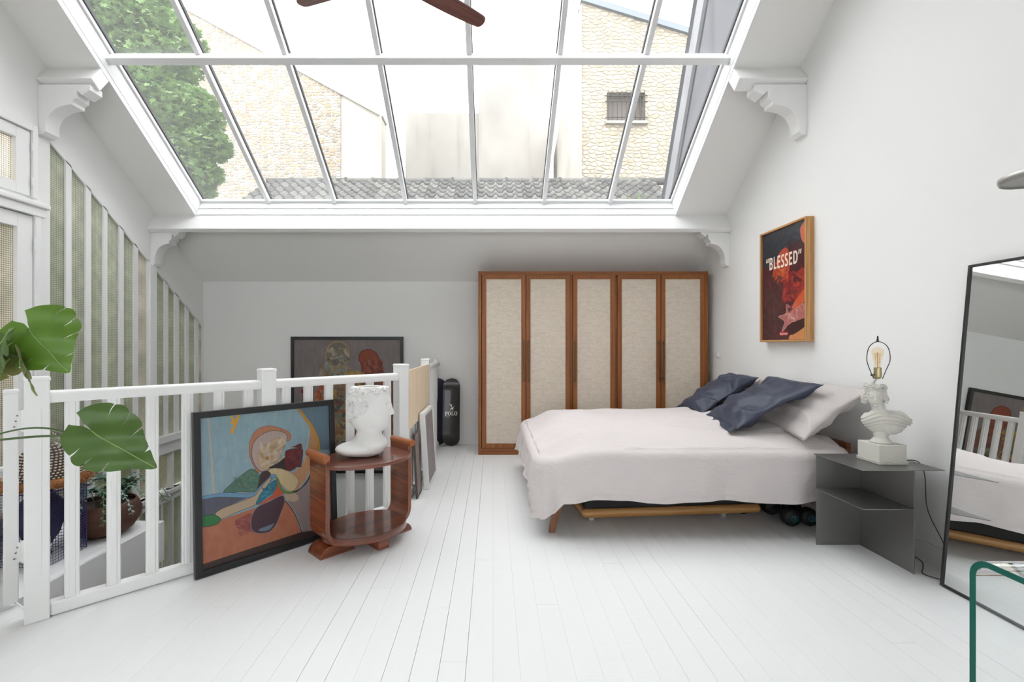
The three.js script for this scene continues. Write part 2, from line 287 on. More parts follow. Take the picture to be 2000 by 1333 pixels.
{
  const D = structure('door_1', 'white door with a tall pane of grid-pattern glass'), xi = XL + 0.012;
  part('casing', bx(3.555, 3.60, 0, 2.23, XL - 0.05, XL + 0.03), M.white, D); part('casing', bx(2.50, 2.545, 0, 2.23, XL - 0.05, XL + 0.03), M.white, D); part('casing', bx(2.47, 3.63, 2.17, 2.235, XL - 0.05, XL + 0.04), M.white, D);
  part('cornice', bx(2.44, 3.65, 2.235, 2.275, XL - 0.05, XL + 0.06, 0.012), M.white, D);
  part('stile', bx(3.435, 3.55, 0.01, 2.165, XL - 0.045, xi), M.white, D); part('stile', bx(2.555, 2.67, 0.01, 2.165, XL - 0.045, xi), M.white, D);
  part('rail', bx(2.67, 3.435, 2.06, 2.165, XL - 0.045, xi), M.white, D); part('rail', bx(2.67, 3.435, 0.01, 0.30, XL - 0.045, xi), M.white, D);
  part('glass_bead', bx(2.67, 3.435, 0.30, 0.33, XL - 0.03, xi + 0.015, 0.008), M.white, D);
  paneX([[2.66, 0.29], [3.44, 0.29], [3.44, 2.07], [2.66, 2.07]], XL - 0.02, doorGlass, D);
  for (const y of [0.45, 1.95]) part('hinge', bar([XL + 0.026, y - 0.045, -3.552], [XL + 0.026, y + 0.045, -3.552], 0.008), M.white, D);
  const W = structure('window_6', 'small hinged window of grid-pattern glass above the door');
  part('casing', bx(3.535, 3.575, 2.30, 2.85, XL - 0.05, XL + 0.03), M.white, W); part('casing', bx(2.5, 3.5345, 2.80, 2.85, XL - 0.05, XL + 0.03), M.white, W);
  part('stile', bx(3.425, 3.53, 2.31, 2.795, XL - 0.045, xi), M.white, W); part('stile', bx(2.555, 2.66, 2.31, 2.795, XL - 0.045, xi), M.white, W);
  part('rail', bx(2.66, 3.425, 2.71, 2.795, XL - 0.045, xi), M.white, W); part('rail', bx(2.66, 3.425, 2.31, 2.39, XL - 0.045, xi), M.white, W);
  paneX([[2.65, 2.38], [3.43, 2.38], [3.43, 2.72], [2.65, 2.72]], XL - 0.02, doorGlass, W);
  for (const y of [2.42, 2.68]) part('hinge', bar([XL + 0.026, y - 0.03, -3.532], [XL + 0.026, y + 0.03, -3.532], 0.008), M.white, W);
}

// ------------------------------------------------------------------ outside
const stoneMapMaker = (seed, paler, n = 22) => {
  // irregular rubble: nearest and second nearest of jittered points, stones flat and wide
  const px = n, py = Math.round(n * 1.9), pts = (i, j) => { const m = (a, b) => ((a % b) + b) % b, I = m(i, px), J = m(j, py); return [i + 0.5 + 0.75 * (hash2(I, J, seed) - 0.5), j + 0.5 + 0.7 * (hash2(I, J, seed + 1) - 0.5), hash2(I, J, seed + 2)]; };
  return (u, v) => { const x = u * px + 0.25 * (fbm(u, v, 12, 12, 2, seed) - 0.5), y = v * py + 0.4 * (fbm(u, v, 12, 12, 2, seed + 4) - 0.5), xi = Math.floor(x), yi = Math.floor(y); let a = 9, b = 9, t = 0; for (let j = -1; j < 2; j++) for (let i = -1; i < 2; i++) { const p = pts(xi + i, yi + j), q = Math.hypot(p[0] - x, p[1] - y); if (q < a) { b = a; a = q; t = p[2]; } else if (q < b) b = q; } return [smooth(0.05, 0.3, b - a), t]; };
};
function stoneMat(seed, mortar, tones, size, n) {
  const f = stoneMapMaker(seed, 0, n), cols = tones.map(hex), mo = hex(mortar);
  const map = tex(512, 512, (u, v) => { const [k, t] = f(u, v), c = cols[Math.floor(t * cols.length) % cols.length], q = 0.88 + 0.24 * fbm(u, v, 40, 40, 2, seed + 9); return mix3(mo, c.map((z) => z * q), k); }, true, [size, size]);
  return std({ map, roughness: 0.95, bumpMap: grey(512, 512, (u, v) => f(u, v)[0] * 0.7 + 0.3 * fbm(u, v, 40, 40, 2, seed), [size, size]), bumpScale: 0.04 });
}
const stoneA = stoneMat(101, '#b0aaa0', ['#9c9385', '#aca396', '#a5917a', '#958c80', '#ac957d', '#b3ab9f'], 5, 26);
const stoneB = stoneMat(207, '#a39b8c', ['#aaa294', '#b0a898', '#a89d8a', '#b3ab9c', '#aca290'], 5, 24);
const renderWall = (c, seed, streak = 0.25) => std({ roughness: 0.95, map: tex(256, 512, (u, v) => c.map((z) => z * (0.88 + 0.24 * fbm(u, v, 5, 5, 4, seed) - streak * smooth(0.55, 0.9, fbm(u, v, 18, 2, 3, seed + 3)))), true, [6, 8]) });
const concrete = renderWall([0.61, 0.595, 0.57], 11, 0.08), paleRender = renderWall([0.7, 0.68, 0.645], 12, 0.05), zinc = std({ color: rgb(0.2, 0.225, 0.26), roughness: 0.55, metalness: 0.2 });
const partyGrey = renderWall([0.41, 0.41, 0.425], 14, 0.3), partyDark = renderWall([0.24, 0.25, 0.265], 15, 0.15), partyPale = renderWall([0.56, 0.56, 0.57], 16, 0.2);
structure('ground', 'paved yard around the house', new THREE.BoxGeometry(60, 0.2, 60).translate(0, -2.95, -8), renderWall([0.55, 0.53, 0.5], 18));
{
  const t = thing('gabled_house', 'rubble stone gable wall with sloping roof edge behind the tree', 'house', -9, -2.8, 16);
  const top = (x) => 8.94 + (-3.79 - x) * 0.545, P = (x, y) => [x + 9, y + 2.8];
  part('stone_wall', ext(shape([P(-15.5, -2.8), P(-5.18, -2.8), P(-5.18, top(-5.18)), P(-11.5, top(-11.5)), P(-15.5, top(-11.5) - 2.2)]), 0.6).translate(0, 0, -0.6), stoneA, t);
  part('rendered_wall', ext(shape([P(-5.18, -2.8), P(-3.79, -2.8), P(-3.79, top(-3.79)), P(-5.18, top(-5.18))]), 0.6).translate(0, 0, -0.65), paleRender, t);
  const len = Math.hypot(7.75, 7.75 * 0.545);
  part('roof_edge', new THREE.BoxGeometry(len, 0.06, 0.7).rotateZ(-Math.atan(0.545)).translate((-3.75 - 11.5) / 2 + 9, (top(-3.75) + top(-11.5)) / 2 + 2.83, -0.3), concrete, t);
  part('gutter', bar([5.2, top(-3.79) + 2.78, 0.1], [5.2, 0, 0.1], 0.03), paleRender, t);
}
{
  const t = thing('concrete_building', 'plain pale concrete block with a taller tower beside it', 'house', 0, -2.8, 18);
  part('low_block', ext(shape([[-3.35, 0], [-0.55, 0], [-0.55, 12.84], [-3.35, 12.84]]), 4).translate(0, 0, -4), concrete, t);
  part('tower', ext(shape([[-0.55, 0], [2.12, 0], [2.12, 14.7], [-0.55, 14.7]]), 4).translate(0, 0, -3.9), concrete, t);
}
{
  const t = thing('stone_house', 'cream stone house with a barred window and zinc roof edge', 'house', 2.43, -2.8, 13);
  const holes = [[[0.71, 10.12], [1.77, 10.12], [1.77, 10.96], [0.71, 10.96]]];
  part('facade', ext(withHoles([[0, 0], [6, 0], [6, 11.6], [0, 13.44]], holes), 0.35).translate(0, 0, -0.35), stoneB, t);
  part('side_wall', ext(shape([[0, 0], [6.1, 0], [6.1, 11.6], [0, 13.44]]), 0.3).rotateY(PI / 2).translate(0.02, 0, -0.02), paleRender, t);
  const len = Math.hypot(6, 1.84);
  part('roof_edge', new THREE.BoxGeometry(len, 0.16, 0.5).rotateZ(-Math.atan(1.84 / 6)).translate(3, 12.6, -0.15), zinc, t);
  part('window_back', new THREE.BoxGeometry(1.2, 1, 0.05).translate(1.24, 10.54, -0.3), std({ color: rgb(0.2, 0.17, 0.15), roughness: 0.8 }), t);
  part('window_sill', new THREE.BoxGeometry(1.16, 0.07, 0.2).translate(1.24, 10.09, 0.03), concrete, t);
  const bm = std({ color: rgb(0.05, 0.05, 0.05), roughness: 0.6 });
  for (let i = 0; i < 9; i++) part('window_grille', bar([0.74 + i * 0.125, 10.1, 0.04], [0.74 + i * 0.125, 10.98, 0.04], 0.012, 6), bm, t);
  for (const y of [10.25, 10.68, 10.84]) part('window_grille', bar([0.66, y, 0.05], [1.82, y, 0.05], 0.014, 6), bm, t);
  part('downpipe', bar([-0.03, 0, 0.08], [-0.03, 13.3, 0.08], 0.035, 8), paleRender, t);
}
{
  const t = thing('neighbour_wall', 'grey streaked neighbouring wall rising right beside the roof window', 'wall', 2.66, -2.8, 6);
  const e = (y) => 1.43 - (y - 6.29) * 0.53;            // far edge, local distance beyond d = 6
  const strip = (a, b, x, m, name) => part(name, wallX([[e(5) - a, 5], [e(9.8) - a, 9.8], [e(9.8) - b, 9.8], [e(5) - b, 5]].reverse(), x, 0.4), m, t);
  strip(0, 0.26, -0.01, partyDark, 'edge_band'); strip(0.26, 0.52, -0.04, partyPale, 'pale_band'); strip(0.52, 0.6, 0, partyDark, 'dark_band'); strip(0.6, 4.2, -0.005, partyGrey, 'rendered_panel');
  part('wall_base', wallX([[0.9, 0], [0.9, 5.05], [-9, 5.05], [-9, 0]], 0.06, 0.4), partyGrey, t);
}
{
  // the tiled roof in front: every visible tile is its own piece
  const t = thing('tiled_roof', 'low roof of wavy grey tiles just outside the sill', 'roof', -5.65, 5.35, 12);
  const TW = 0.226, TL = 0.34, pitch = 0.6, cols = 43, rows = 7;
  const tileGeo = [0, 1, 2].map((k) => gridGeo(12, 3, (u, v) => { const w = (Math.sin(u * PI * 2) - 0.35 * Math.cos(u * PI * 4)) * 0.034, f = Math.max(0, (v - 1 / 3) * 1.5); return [u * TW * 1.04, w + 0.045 * (1 - f) + k * 0.004 - (v < 0.2 ? 0.04 : 0), -f * TL * 1.12 + (v < 0.2 ? 0.0 : 0)]; }));
  const tileM = ['#5b5a57', '#666561', '#53524f', '#6f6d68'].map((c, i) => std({ color: c, roughness: 0.9, side: THREE.DoubleSide }));
  const R = rng(5);
  for (let r = 0; r < rows; r++) for (let c = 0; c < cols; c++) {
    const m = part('roof_tile', tileGeo[Math.floor(R() * 3)], tileM[Math.floor(R() * 4)], t), s = (rows - r) * TL;
    m.position.set(c * TW, -s * Math.sin(pitch) + 0.03, s * Math.cos(pitch)); m.rotation.x = pitch + (R() - 0.5) * 0.02;
    // front lip of each tile shows as a dark step because the next course lies under it
  }
  const rg = new THREE.LatheGeometry([[0.09, 0], [0.085, 0.6], [0.11, 0.61], [0.11, 0.68], [0.001, 0.68]].map(([a, b]) => new THREE.Vector2(a, b)), 12).rotateZ(-PI / 2);
  for (let i = 0; i < 15; i++) { const m = part('ridge_tile', rg, tileM[i % 4], t); m.position.set(i * 0.68 - 0.1, 0, 0); }
  part('roof_deck', new THREE.BoxGeometry(9.8, 0.04, 3).translate(4.87, -0.05, 1.5).applyMatrix4(new THREE.Matrix4().makeRotationX(pitch)), M.dark, t);
  part('rear_slope', new THREE.BoxGeometry(9.8, 0.04, 3).translate(4.87, -0.05, -1.5).applyMatrix4(new THREE.Matrix4().makeRotationX(-pitch)), tileM[0], t);
  part('roof_wall', new THREE.BoxGeometry(9.6, 6.3, 4.2).translate(4.87, -5.0, 0), paleRender, t);
}
// leaf cards made of small bent diamonds
function leafGeo(l, w) { return gridGeo(2, 4, (u, v) => { const k = Math.sin(PI * Math.min(0.98, v * 0.94 + 0.03)) * w; return [(u - 0.5) * 2 * k, Math.abs(u - 0.5) * 0.3 * w - v * v * 0.25 * l, v * l]; }); }
const treeLeaf = phys({ color: rgb(0.16, 0.28, 0.075), transmission: 0.38, thickness: 0, roughness: 0.85, side: THREE.DoubleSide });
function foliage(parent, blobs, count, size, mat, seed, name = 'foliage') {
  const R = rng(seed), geo = join([0, 1, 2, 3, 4].map((i) => leafGeo(size, size * 0.3).rotateX(-0.3).rotateY(i * 1.26 + 0.3).translate(0, 0, 0)));
  const inst = new THREE.InstancedMesh(geo, mat, count), o = new THREE.Object3D(), tot = blobs.reduce((a, b) => a + b[3] * b[3], 0);
  let k = 0;
  for (const b of blobs) for (let i = 0, n = Math.round(count * b[3] * b[3] / tot); i < n && k < count; i++) {
    const a = R() * 2 * PI, c = R() * 2 - 1, r = b[3] * Math.pow(0.25 + 0.75 * R(), 0.5), s = Math.sqrt(1 - c * c);
    o.position.set(b[0] + Math.cos(a) * s * r * 1.1, b[1] + c * r * 0.8, b[2] + Math.sin(a) * s * r); o.rotation.set((R() - 0.5) * 1.6, R() * 6.3, (R() - 0.5) * 1.6); o.scale.setScalar(0.7 + R() * 0.6); o.updateMatrix(); inst.setMatrixAt(k++, o.matrix);
  }
  inst.count = k; inst.name = name; inst.userData.kind = 'stuff'; inst.castShadow = inst.receiveShadow = true; parent.add(inst); return inst;
}
const bark = std({ color: rgb(0.09, 0.07, 0.055), roughness: 0.95 });
{
  const t = thing('leafy_tree', 'bright green leafy tree outside the roof window', 'tree', -7.4, -2.8, 9.2);
  part('trunk', tube([[0, 0, 0], [0.1, 3, 0.05], [-0.05, 6, 0], [0.2, 8.5, 0.1], [0.1, 11.5, 0]], 0.16, 30, 8), bark, t);
  [[[0.05, 5.5, 0], [0.9, 6.8, 0.2], [1.7, 7.4, 0.3]], [[0.1, 7, 0], [-0.8, 8.4, 0.4], [-1.6, 9.2, 0.5]], [[0.15, 7.6, 0], [1.0, 9.0, -0.2], [1.6, 10, -0.1]], [[0.1, 6.2, 0], [0.6, 7.6, -0.8], [1.1, 8.4, -1.2]]].forEach((p) => part('branch', tube(p, 0.06, 16, 6), bark, t));
  const low = [[0.9, 8.6, 0.2, 0.8], [1.6, 8.35, 0.3, 0.62], [1.98, 7.75, 0.3, 0.42], [1.88, 7.25, 0.3, 0.36], [1.4, 7.66, 0.2, 0.55], [0.8, 7.9, 0.1, 0.6], [1.75, 6.95, 0.2, 0.3]], high = [[0.2, 10.0, 0.2, 0.9], [0.9, 9.9, 0, 0.75], [1.15, 9.4, 0.2, 0.6], [-0.6, 9.3, 0.4, 0.9], [0.2, 10.9, 0.1, 0.9], [-1.2, 10.2, 0.4, 0.8], [0.5, 9.2, 0.3, 0.7]];
  foliage(t, low, 13000, 0.06, treeLeaf, 3); foliage(t, high, 15000, 0.06, treeLeaf, 4);
}
{
  const t = thing('roof_shrub', 'small spiky shrub growing at the end of the tiled roof', 'shrub', 3.05, 4.05, 10.2);
  const R = rng(12), gs = []; for (let i = 0; i < 60; i++) gs.push(leafGeo(0.35 + R() * 0.2, 0.018).rotateX(-0.2 - R() * 1.2).rotateY(R() * 6.3));
  part('blades', join(gs), treeLeaf, t).userData.kind = 'stuff';
  part('root_ball', new THREE.SphereGeometry(0.07, 10, 8).translate(0, -0.02, 0), bark, t);
}
{
  const t = thing('added_garden_wall', 'greenish wall added outside to keep sky light off the obscured windows', 'wall', -5.3, -2.85, 4);  // added unseen wall, blocks sky light so the obscured panes stay dimmer
  part('masonry', new THREE.BoxGeometry(0.3, 5.4, 8).translate(0, 2.7, 0), std({ roughness: 0.95, map: tex(256, 256, (u, v) => mix3(hex('#a3a58c'), hex('#86926a'), smooth(0.35, 0.65, fbm(u, v, 5, 5, 4, 88))), true, [3, 3]) }), t);
  part('coping', new THREE.BoxGeometry(0.4, 0.08, 8).translate(0, 5.44, 0), concrete, t);
}

// ------------------------------------------------------------------ balustrades round the stairwell
const TH = Math.atan2(0.710, 0.704);
function balusterGeo(h) {
  const w = 0.026, t = 0.015, s = shape([[-w, -t + 0.004], [-w + 0.004, -t], [-0.012, -t], [-0.009, -t - 0.004], [0.009, -t - 0.004], [0.012, -t], [w - 0.004, -t], [w, -t + 0.004], [w, t - 0.004], [w - 0.004, t], [0.012, t], [0.009, t + 0.004], [-0.009, t + 0.004], [-0.012, t], [-w + 0.004, t], [-w, t - 0.004]]);
  return ext(s, h).rotateX(-PI / 2);
}
const balG = balusterGeo(0.895), bal2 = balusterGeo(0.895);
function postGeo(h) { return join([rbox(0.082, h, 0.082, 0.006, 0, h / 2, 0), rbox(0.088, 0.02, 0.088, 0.008, 0, h + 0.004, 0)].map((g) => g)); }
const handrail = (l, x) => { const s = new THREE.Shape(); s.moveTo(-0.026, 0); s.lineTo(0.026, 0); s.lineTo(0.03, 0.012); s.lineTo(0.03, 0.034); s.quadraticCurveTo(0.028, 0.052, 0, 0.053); s.quadraticCurveTo(-0.028, 0.052, -0.03, 0.034); s.lineTo(-0.03, 0.012); s.closePath(); return ext(s, l).rotateY(PI / 2).translate(x, 0.943, 0); };
{
  const t = thing('balustrade', 'white wooden railing on the slant behind the leaning painting', 'railing', -1.995, 0, 2.06, TH);
  for (const s of [0, 0.962, 1.889]) part('post', postGeo(1.045).translate(s, 0, 0), M.white, t);
  for (const [a, b] of [[0.04, 0.922], [1.002, 1.85]]) { part('handrail', handrail(b - a, a), M.white, t); part('bottom_rail', rbox(b - a, 0.06, 0.055, 0.01, (a + b) / 2, 0.031, 0), M.white, t); }
  for (const s of [0.115, 0.263, 0.414, 0.565, 0.712, 0.86, 1.071, 1.207, 1.34, 1.49, 1.635, 1.773]) part('baluster', balG, M.white, t).position.set(s, 0.055, 0);
  const p = part('groove_strip', rbox(0.004, 0.72, 0.006, 0.001, 0.012, 0.56, 0.0415), M.white, t);
}
{
  const t = thing('balustrade', 'white wooden railing running straight to the back wall', 'railing', -0.665, 0, 3.4, PI / 2);
  part('post', postGeo(1.045).translate(1.23, 0, 0), M.white, t); part('post', rbox(0.04, 1.03, 0.04, 0.005, 2.22, 0.515, -0.025), M.white, t);
  for (const [a, b] of [[0.045, 1.19], [1.27, 2.2]]) { part('handrail', handrail(b - a, a), M.white, t); part('bottom_rail', rbox(b - a, 0.06, 0.055, 0.01, (a + b) / 2, 0.031, 0), M.white, t); }
  for (const s of [0.12, 0.26, 0.4, 0.54, 0.68, 0.82, 0.96, 1.1, 1.36, 1.48, 1.6, 1.72, 1.84, 1.96, 2.08]) part('baluster', bal2, M.white, t).position.set(s, 0.055, 0);
}
{
  const t = thing('stair_gate', 'narrow white wooden gate standing open at the railing end post', 'gate', -2.185, 0, 2.135, Math.atan2(0.702, -0.712));
  part('stile', rbox(0.045, 0.955, 0.05, 0.006, 0.02, 0.5, 0), M.white, t); part('stile', rbox(0.045, 0.94, 0.05, 0.006, 0.38, 0.5, 0), M.white, t);
  part('rail', rbox(0.32, 0.05, 0.03, 0.005, 0.2, 0.93, 0), M.white, t); part('rail', rbox(0.32, 0.05, 0.03, 0.005, 0.2, 0.07, 0), M.white, t);
  for (let i = 0; i < 3; i++) part('slat', rbox(0.05, 0.82, 0.016, 0.003, 0.1 + i * 0.1, 0.5, 0), M.white, t);
  part('cap', rbox(0.05, 0.02, 0.055, 0.008, 0.02, 0.985, 0), M.white, t);
  const pin = std({ color: rgb(0.25, 0.24, 0.22), roughness: 0.4, metalness: 0.8 });
  for (const y of [0.25, 0.85]) { const h = part('hinge', join([rbox(0.006, 0.09, 0.11, 0.002, -0.006, y, 0.075), bar([-0.01, y - 0.05, 0.04], [-0.01, y + 0.05, 0.04], 0.007)]), M.white, t); for (const k of [-0.025, 0, 0.025]) part('screw', bar([-0.011, y + k, 0.015 + k * 0.2], [-0.007, y + k, 0.015 + k * 0.2], 0.004, 8), pin, h); }
}

// ------------------------------------------------------------------ painted pictures
function paint(w, h, draw, brush = 0.08, seed = 1, dir = [60, 12]) {
  const c = document.createElement('canvas'); c.width = w; c.height = h; const g = c.getContext('2d'); draw(g, w, h);
  const im = g.getImageData(0, 0, w, h), a = im.data;
  for (let y = 0; y < h; y++) for (let x = 0; x < w; x++) { const k = (y * w + x) * 4, n = 1 + brush * 2 * (fbm(x / w, y / h, dir[0], dir[1], 3, seed) - 0.5) + brush * (fbm(x / w, y / h, 6, 6, 3, seed + 5) - 0.5); for (let i = 0; i < 3; i++) a[k + i] = clamp(a[k + i] * n, 0, 255); }
  g.putImageData(im, 0, 0); const t = new THREE.CanvasTexture(c); t.colorSpace = THREE.SRGBColorSpace; t.needsUpdate = true; return t;
}
function blob(g, pts, fill, w, h, stroke, lw = 4) {   // closed smooth outline through the points
  const cv = new THREE.CatmullRomCurve3(pts.map(([a, b]) => new THREE.Vector3(a * w / 1000, b * h / 1000, 0)), true, 'catmullrom', 0.45);
  g.beginPath(); cv.getPoints(pts.length * 8).forEach((p, i) => g[i ? 'lineTo' : 'moveTo'](p.x, p.y));
  g.closePath(); g.fillStyle = fill; g.fill(); if (stroke) { g.strokeStyle = stroke; g.lineWidth = lw; g.stroke(); }
}
function poly(g, pts, fill, w, h) { g.beginPath(); pts.forEach(([a, b], i) => g[i ? 'lineTo' : 'moveTo'](a * w / 1000, b * h / 1000)); g.closePath(); g.fillStyle = fill; g.fill(); }
function daubs(g, x0, y0, x1, y1, cols, n, seed, size = 14, soft = size > 30 ? 0.22 : 1) { const R = rng(seed); for (let i = 0; i < n; i++) { g.save(); g.translate(lerp(x0, x1, R()), lerp(y0, y1, R())); g.rotate(R() * 6.3); g.globalAlpha = (0.35 + 0.5 * R()) * soft; g.fillStyle = cols[Math.floor(R() * cols.length)]; g.beginPath(); g.ellipse(0, 0, size * (0.5 + R() * 1.4), size * (0.2 + R() * 0.4), 0, 0, 6.3); g.fill(); g.restore(); } }
const S = {
  slate: [[722, -2], [1000, -8], [1003, 358], [906, 345], [893, 266], [831, 138]], line: [[46, 2], [56, 3], [74, 245], [90, 518], [76, 517], [63, 244]], arcY: [[713, 2], [740, 4], [843, 133], [899, 244], [916, 346], [887, 347], [868, 251], [812, 141]],
  armband: [[821, 153], [868, 218], [899, 338], [856, 381], [828, 465], [782, 544], [705, 617], [658, 617], [716, 553], [670, 486], [746, 446], [800, 330], [821, 224]],
  headO: [[412, 424], [361, 372], [335, 294], [335, 214], [361, 152], [412, 113], [486, 105], [562, 128], [630, 160], [658, 193], [652, 230], [630, 237], [618, 199], [562, 161]],
  headP: [[425, 429], [373, 374], [350, 296], [366, 213], [422, 165], [497, 145], [573, 156], [620, 184], [627, 226], [562, 348], [502, 411]], headB: [[417, 402], [391, 322], [422, 256], [497, 215], [573, 204], [613, 230], [562, 317], [518, 372], [475, 417]],
  red: [[618, 309], [681, 302], [752, 314], [753, 377], [736, 444], [705, 444], [652, 465], [618, 451], [605, 407], [609, 345]], redcap: [[643, 284], [681, 283], [740, 268], [752, 307], [699, 298]], neck: [[475, 412], [540, 391], [607, 360], [609, 408], [630, 458], [562, 429]],
  cream: [[475, 427], [529, 422], [618, 456], [675, 498], [713, 555], [681, 611], [635, 614], [568, 547], [531, 488], [481, 448]], wing: [[147, 521], [203, 470], [281, 423], [350, 396], [402, 450], [407, 516], [366, 561], [261, 540]],
  brown: [[396, 504], [412, 442], [454, 428], [486, 447], [486, 472], [433, 521], [381, 562]], blue: [[0, 517], [166, 525], [340, 569], [412, 527], [497, 467], [536, 481], [475, 519], [391, 578], [330, 596], [119, 545], [0, 536]],
  slate2: [[0, 530], [119, 540], [330, 589], [242, 607], [147, 625], [88, 654], [0, 645]], arm: [[88, 652], [138, 626], [242, 612], [361, 590], [391, 564], [475, 488], [491, 502], [391, 619], [361, 658], [251, 673], [124, 696]],
  leaf: [[-20, 648], [74, 653], [124, 696], [88, 725], [-20, 709]], ground: [[0, 713], [92, 726], [129, 702], [350, 677], [607, 678], [658, 754], [699, 859], [734, 964], [0, 975]], mauve: [[618, 682], [699, 625], [782, 565], [831, 487], [1003, 471], [1003, 1005], [746, 990], [732, 910], [687, 793]],
  strip: [[0, 1000], [0, 960], [734, 945], [1000, 990], [1000, 1000]], spot: [[222, 734], [271, 716], [340, 713], [361, 828], [381, 858], [310, 825], [242, 788]], vase: [[340, 823], [338, 742], [381, 677], [475, 654], [579, 634], [596, 688], [562, 764], [529, 829], [475, 872], [391, 864]],
  teal: [[379, 657], [402, 596], [470, 533], [531, 511], [524, 580], [433, 635]], orange: [[518, 589], [540, 531], [593, 620], [562, 631], [391, 664], [475, 621]], hand: [[598, 638], [652, 626], [705, 658], [708, 691], [675, 703], [618, 677]],
  blackarc: [[826, 486], [833, 509], [782, 587], [699, 633], [664, 624], [734, 610], [800, 547]], gline: [[529, 493], [549, 502], [584, 583], [630, 616], [678, 618], [670, 638], [607, 627], [562, 587]],
  y1: [[251, 5], [269, 7], [242, 75], [213, 125], [194, 118], [222, 72]], y2: [[199, 7], [215, 6], [246, 56], [234, 69], [203, 56], [199, 46], [218, 43]], eye: [[449, 331], [475, 325], [481, 351], [459, 353]], shine: [[391, 835], [475, 826], [507, 823], [475, 857], [412, 856]],
};
const frontArt = paint(860, 930, (g, w, h) => {
  const B = (k, c, st, lw) => blob(g, S[k], c, w, h, st, lw), p = (k, c) => poly(g, S[k], c, w, h), ink = '#2a2222';
  g.fillStyle = '#8aa6b2'; g.fillRect(0, 0, w, h);
  daubs(g, 0, 0, w * 0.75, h * 0.55, ['#93afba', '#809eab', '#9db4bb'], 120, 4, 60);
  p('slate', '#62798a'); p('line', '#b7ab9c'); p('armband', '#b98a63'); p('mauve', '#8d7c7c'); p('arcY', '#b98a3c');
  B('headO', '#b27a5c', '#8d5a44', 3); B('headP', '#b3a09c', '#4c3f3c', 3); B('headB', '#bfa588', '#94806c', 2); daubs(g, w * 0.42, h * 0.22, w * 0.6, h * 0.38, ['#c9b69a', '#a88c6c', '#b3a79d', '#cbbfae'], 60, 9, 22); B('eye', '#a8793f');
  B('neck', '#33292a'); B('redcap', '#54302e', '#b9a79b', 3); B('red', '#6a2a2d', '#3a1d20', 3); daubs(g, w * 0.63, h * 0.33, w * 0.73, h * 0.44, ['#7d3432', '#57222a', '#6f3a3c'], 40, 12, 18);
  B('cream', '#c8b48e', '#7d6a50', 2); p('ground', '#b06c52'); daubs(g, 0, h * 0.75, w * 0.65, h * 0.95, ['#b97658', '#a3624b', '#be8064'], 90, 15, 50); p('strip', '#3a2a26');
  B('wing', '#55786a', '#3b4640', 3); daubs(g, w * 0.22, h * 0.44, w * 0.38, h * 0.53, ['#6d8a72', '#44695e', '#7a8464', '#3f7466'], 60, 21, 16);
  p('slate2', '#595a69'); B('brown', '#40302f'); B('blue', '#6d97b8', '#39485c', 2); B('arm', '#b9a289', '#4a4038', 3); B('leaf', '#2f7440', '#1d3a26', 3);
  B('spot', '#8e4a47'); daubs(g, w * 0.24, h * 0.73, w * 0.36, h * 0.84, ['#9c5650', '#834043', '#a8665c'], 50, 27, 14); B('orange', '#c0563a'); B('teal', '#2b7590', '#233944', 2); daubs(g, w * 0.42, h * 0.55, w * 0.5, h * 0.62, ['#3f96b4', '#1d4f66', '#5c9a8f'], 26, 31, 12);
  B('vase', '#46313c', '#8c7f83', 4); B('shine', '#6d7c92'); B('hand', '#b59f86'); B('gline', '#5f7d46'); B('blackarc', '#2b2526'); B('y1', '#e0a02e'); B('y2', '#e0a02e');
  g.strokeStyle = ink; g.lineWidth = 5; g.beginPath(); g.moveTo(0.60 * w, 0.68 * h); g.quadraticCurveTo(0.69 * w, 0.78 * h, 0.735 * w, 0.96 * h); g.stroke();
  g.strokeStyle = '#d8cfc4'; g.lineWidth = 4; g.setLineDash([9, 7]); g.beginPath(); g.moveTo(0.825 * w, 0.17 * h); g.quadraticCurveTo(0.80 * w, 0.3 * h, 0.765 * w, 0.42 * h); g.stroke(); g.setLineDash([]);
}, 0.035, 3);
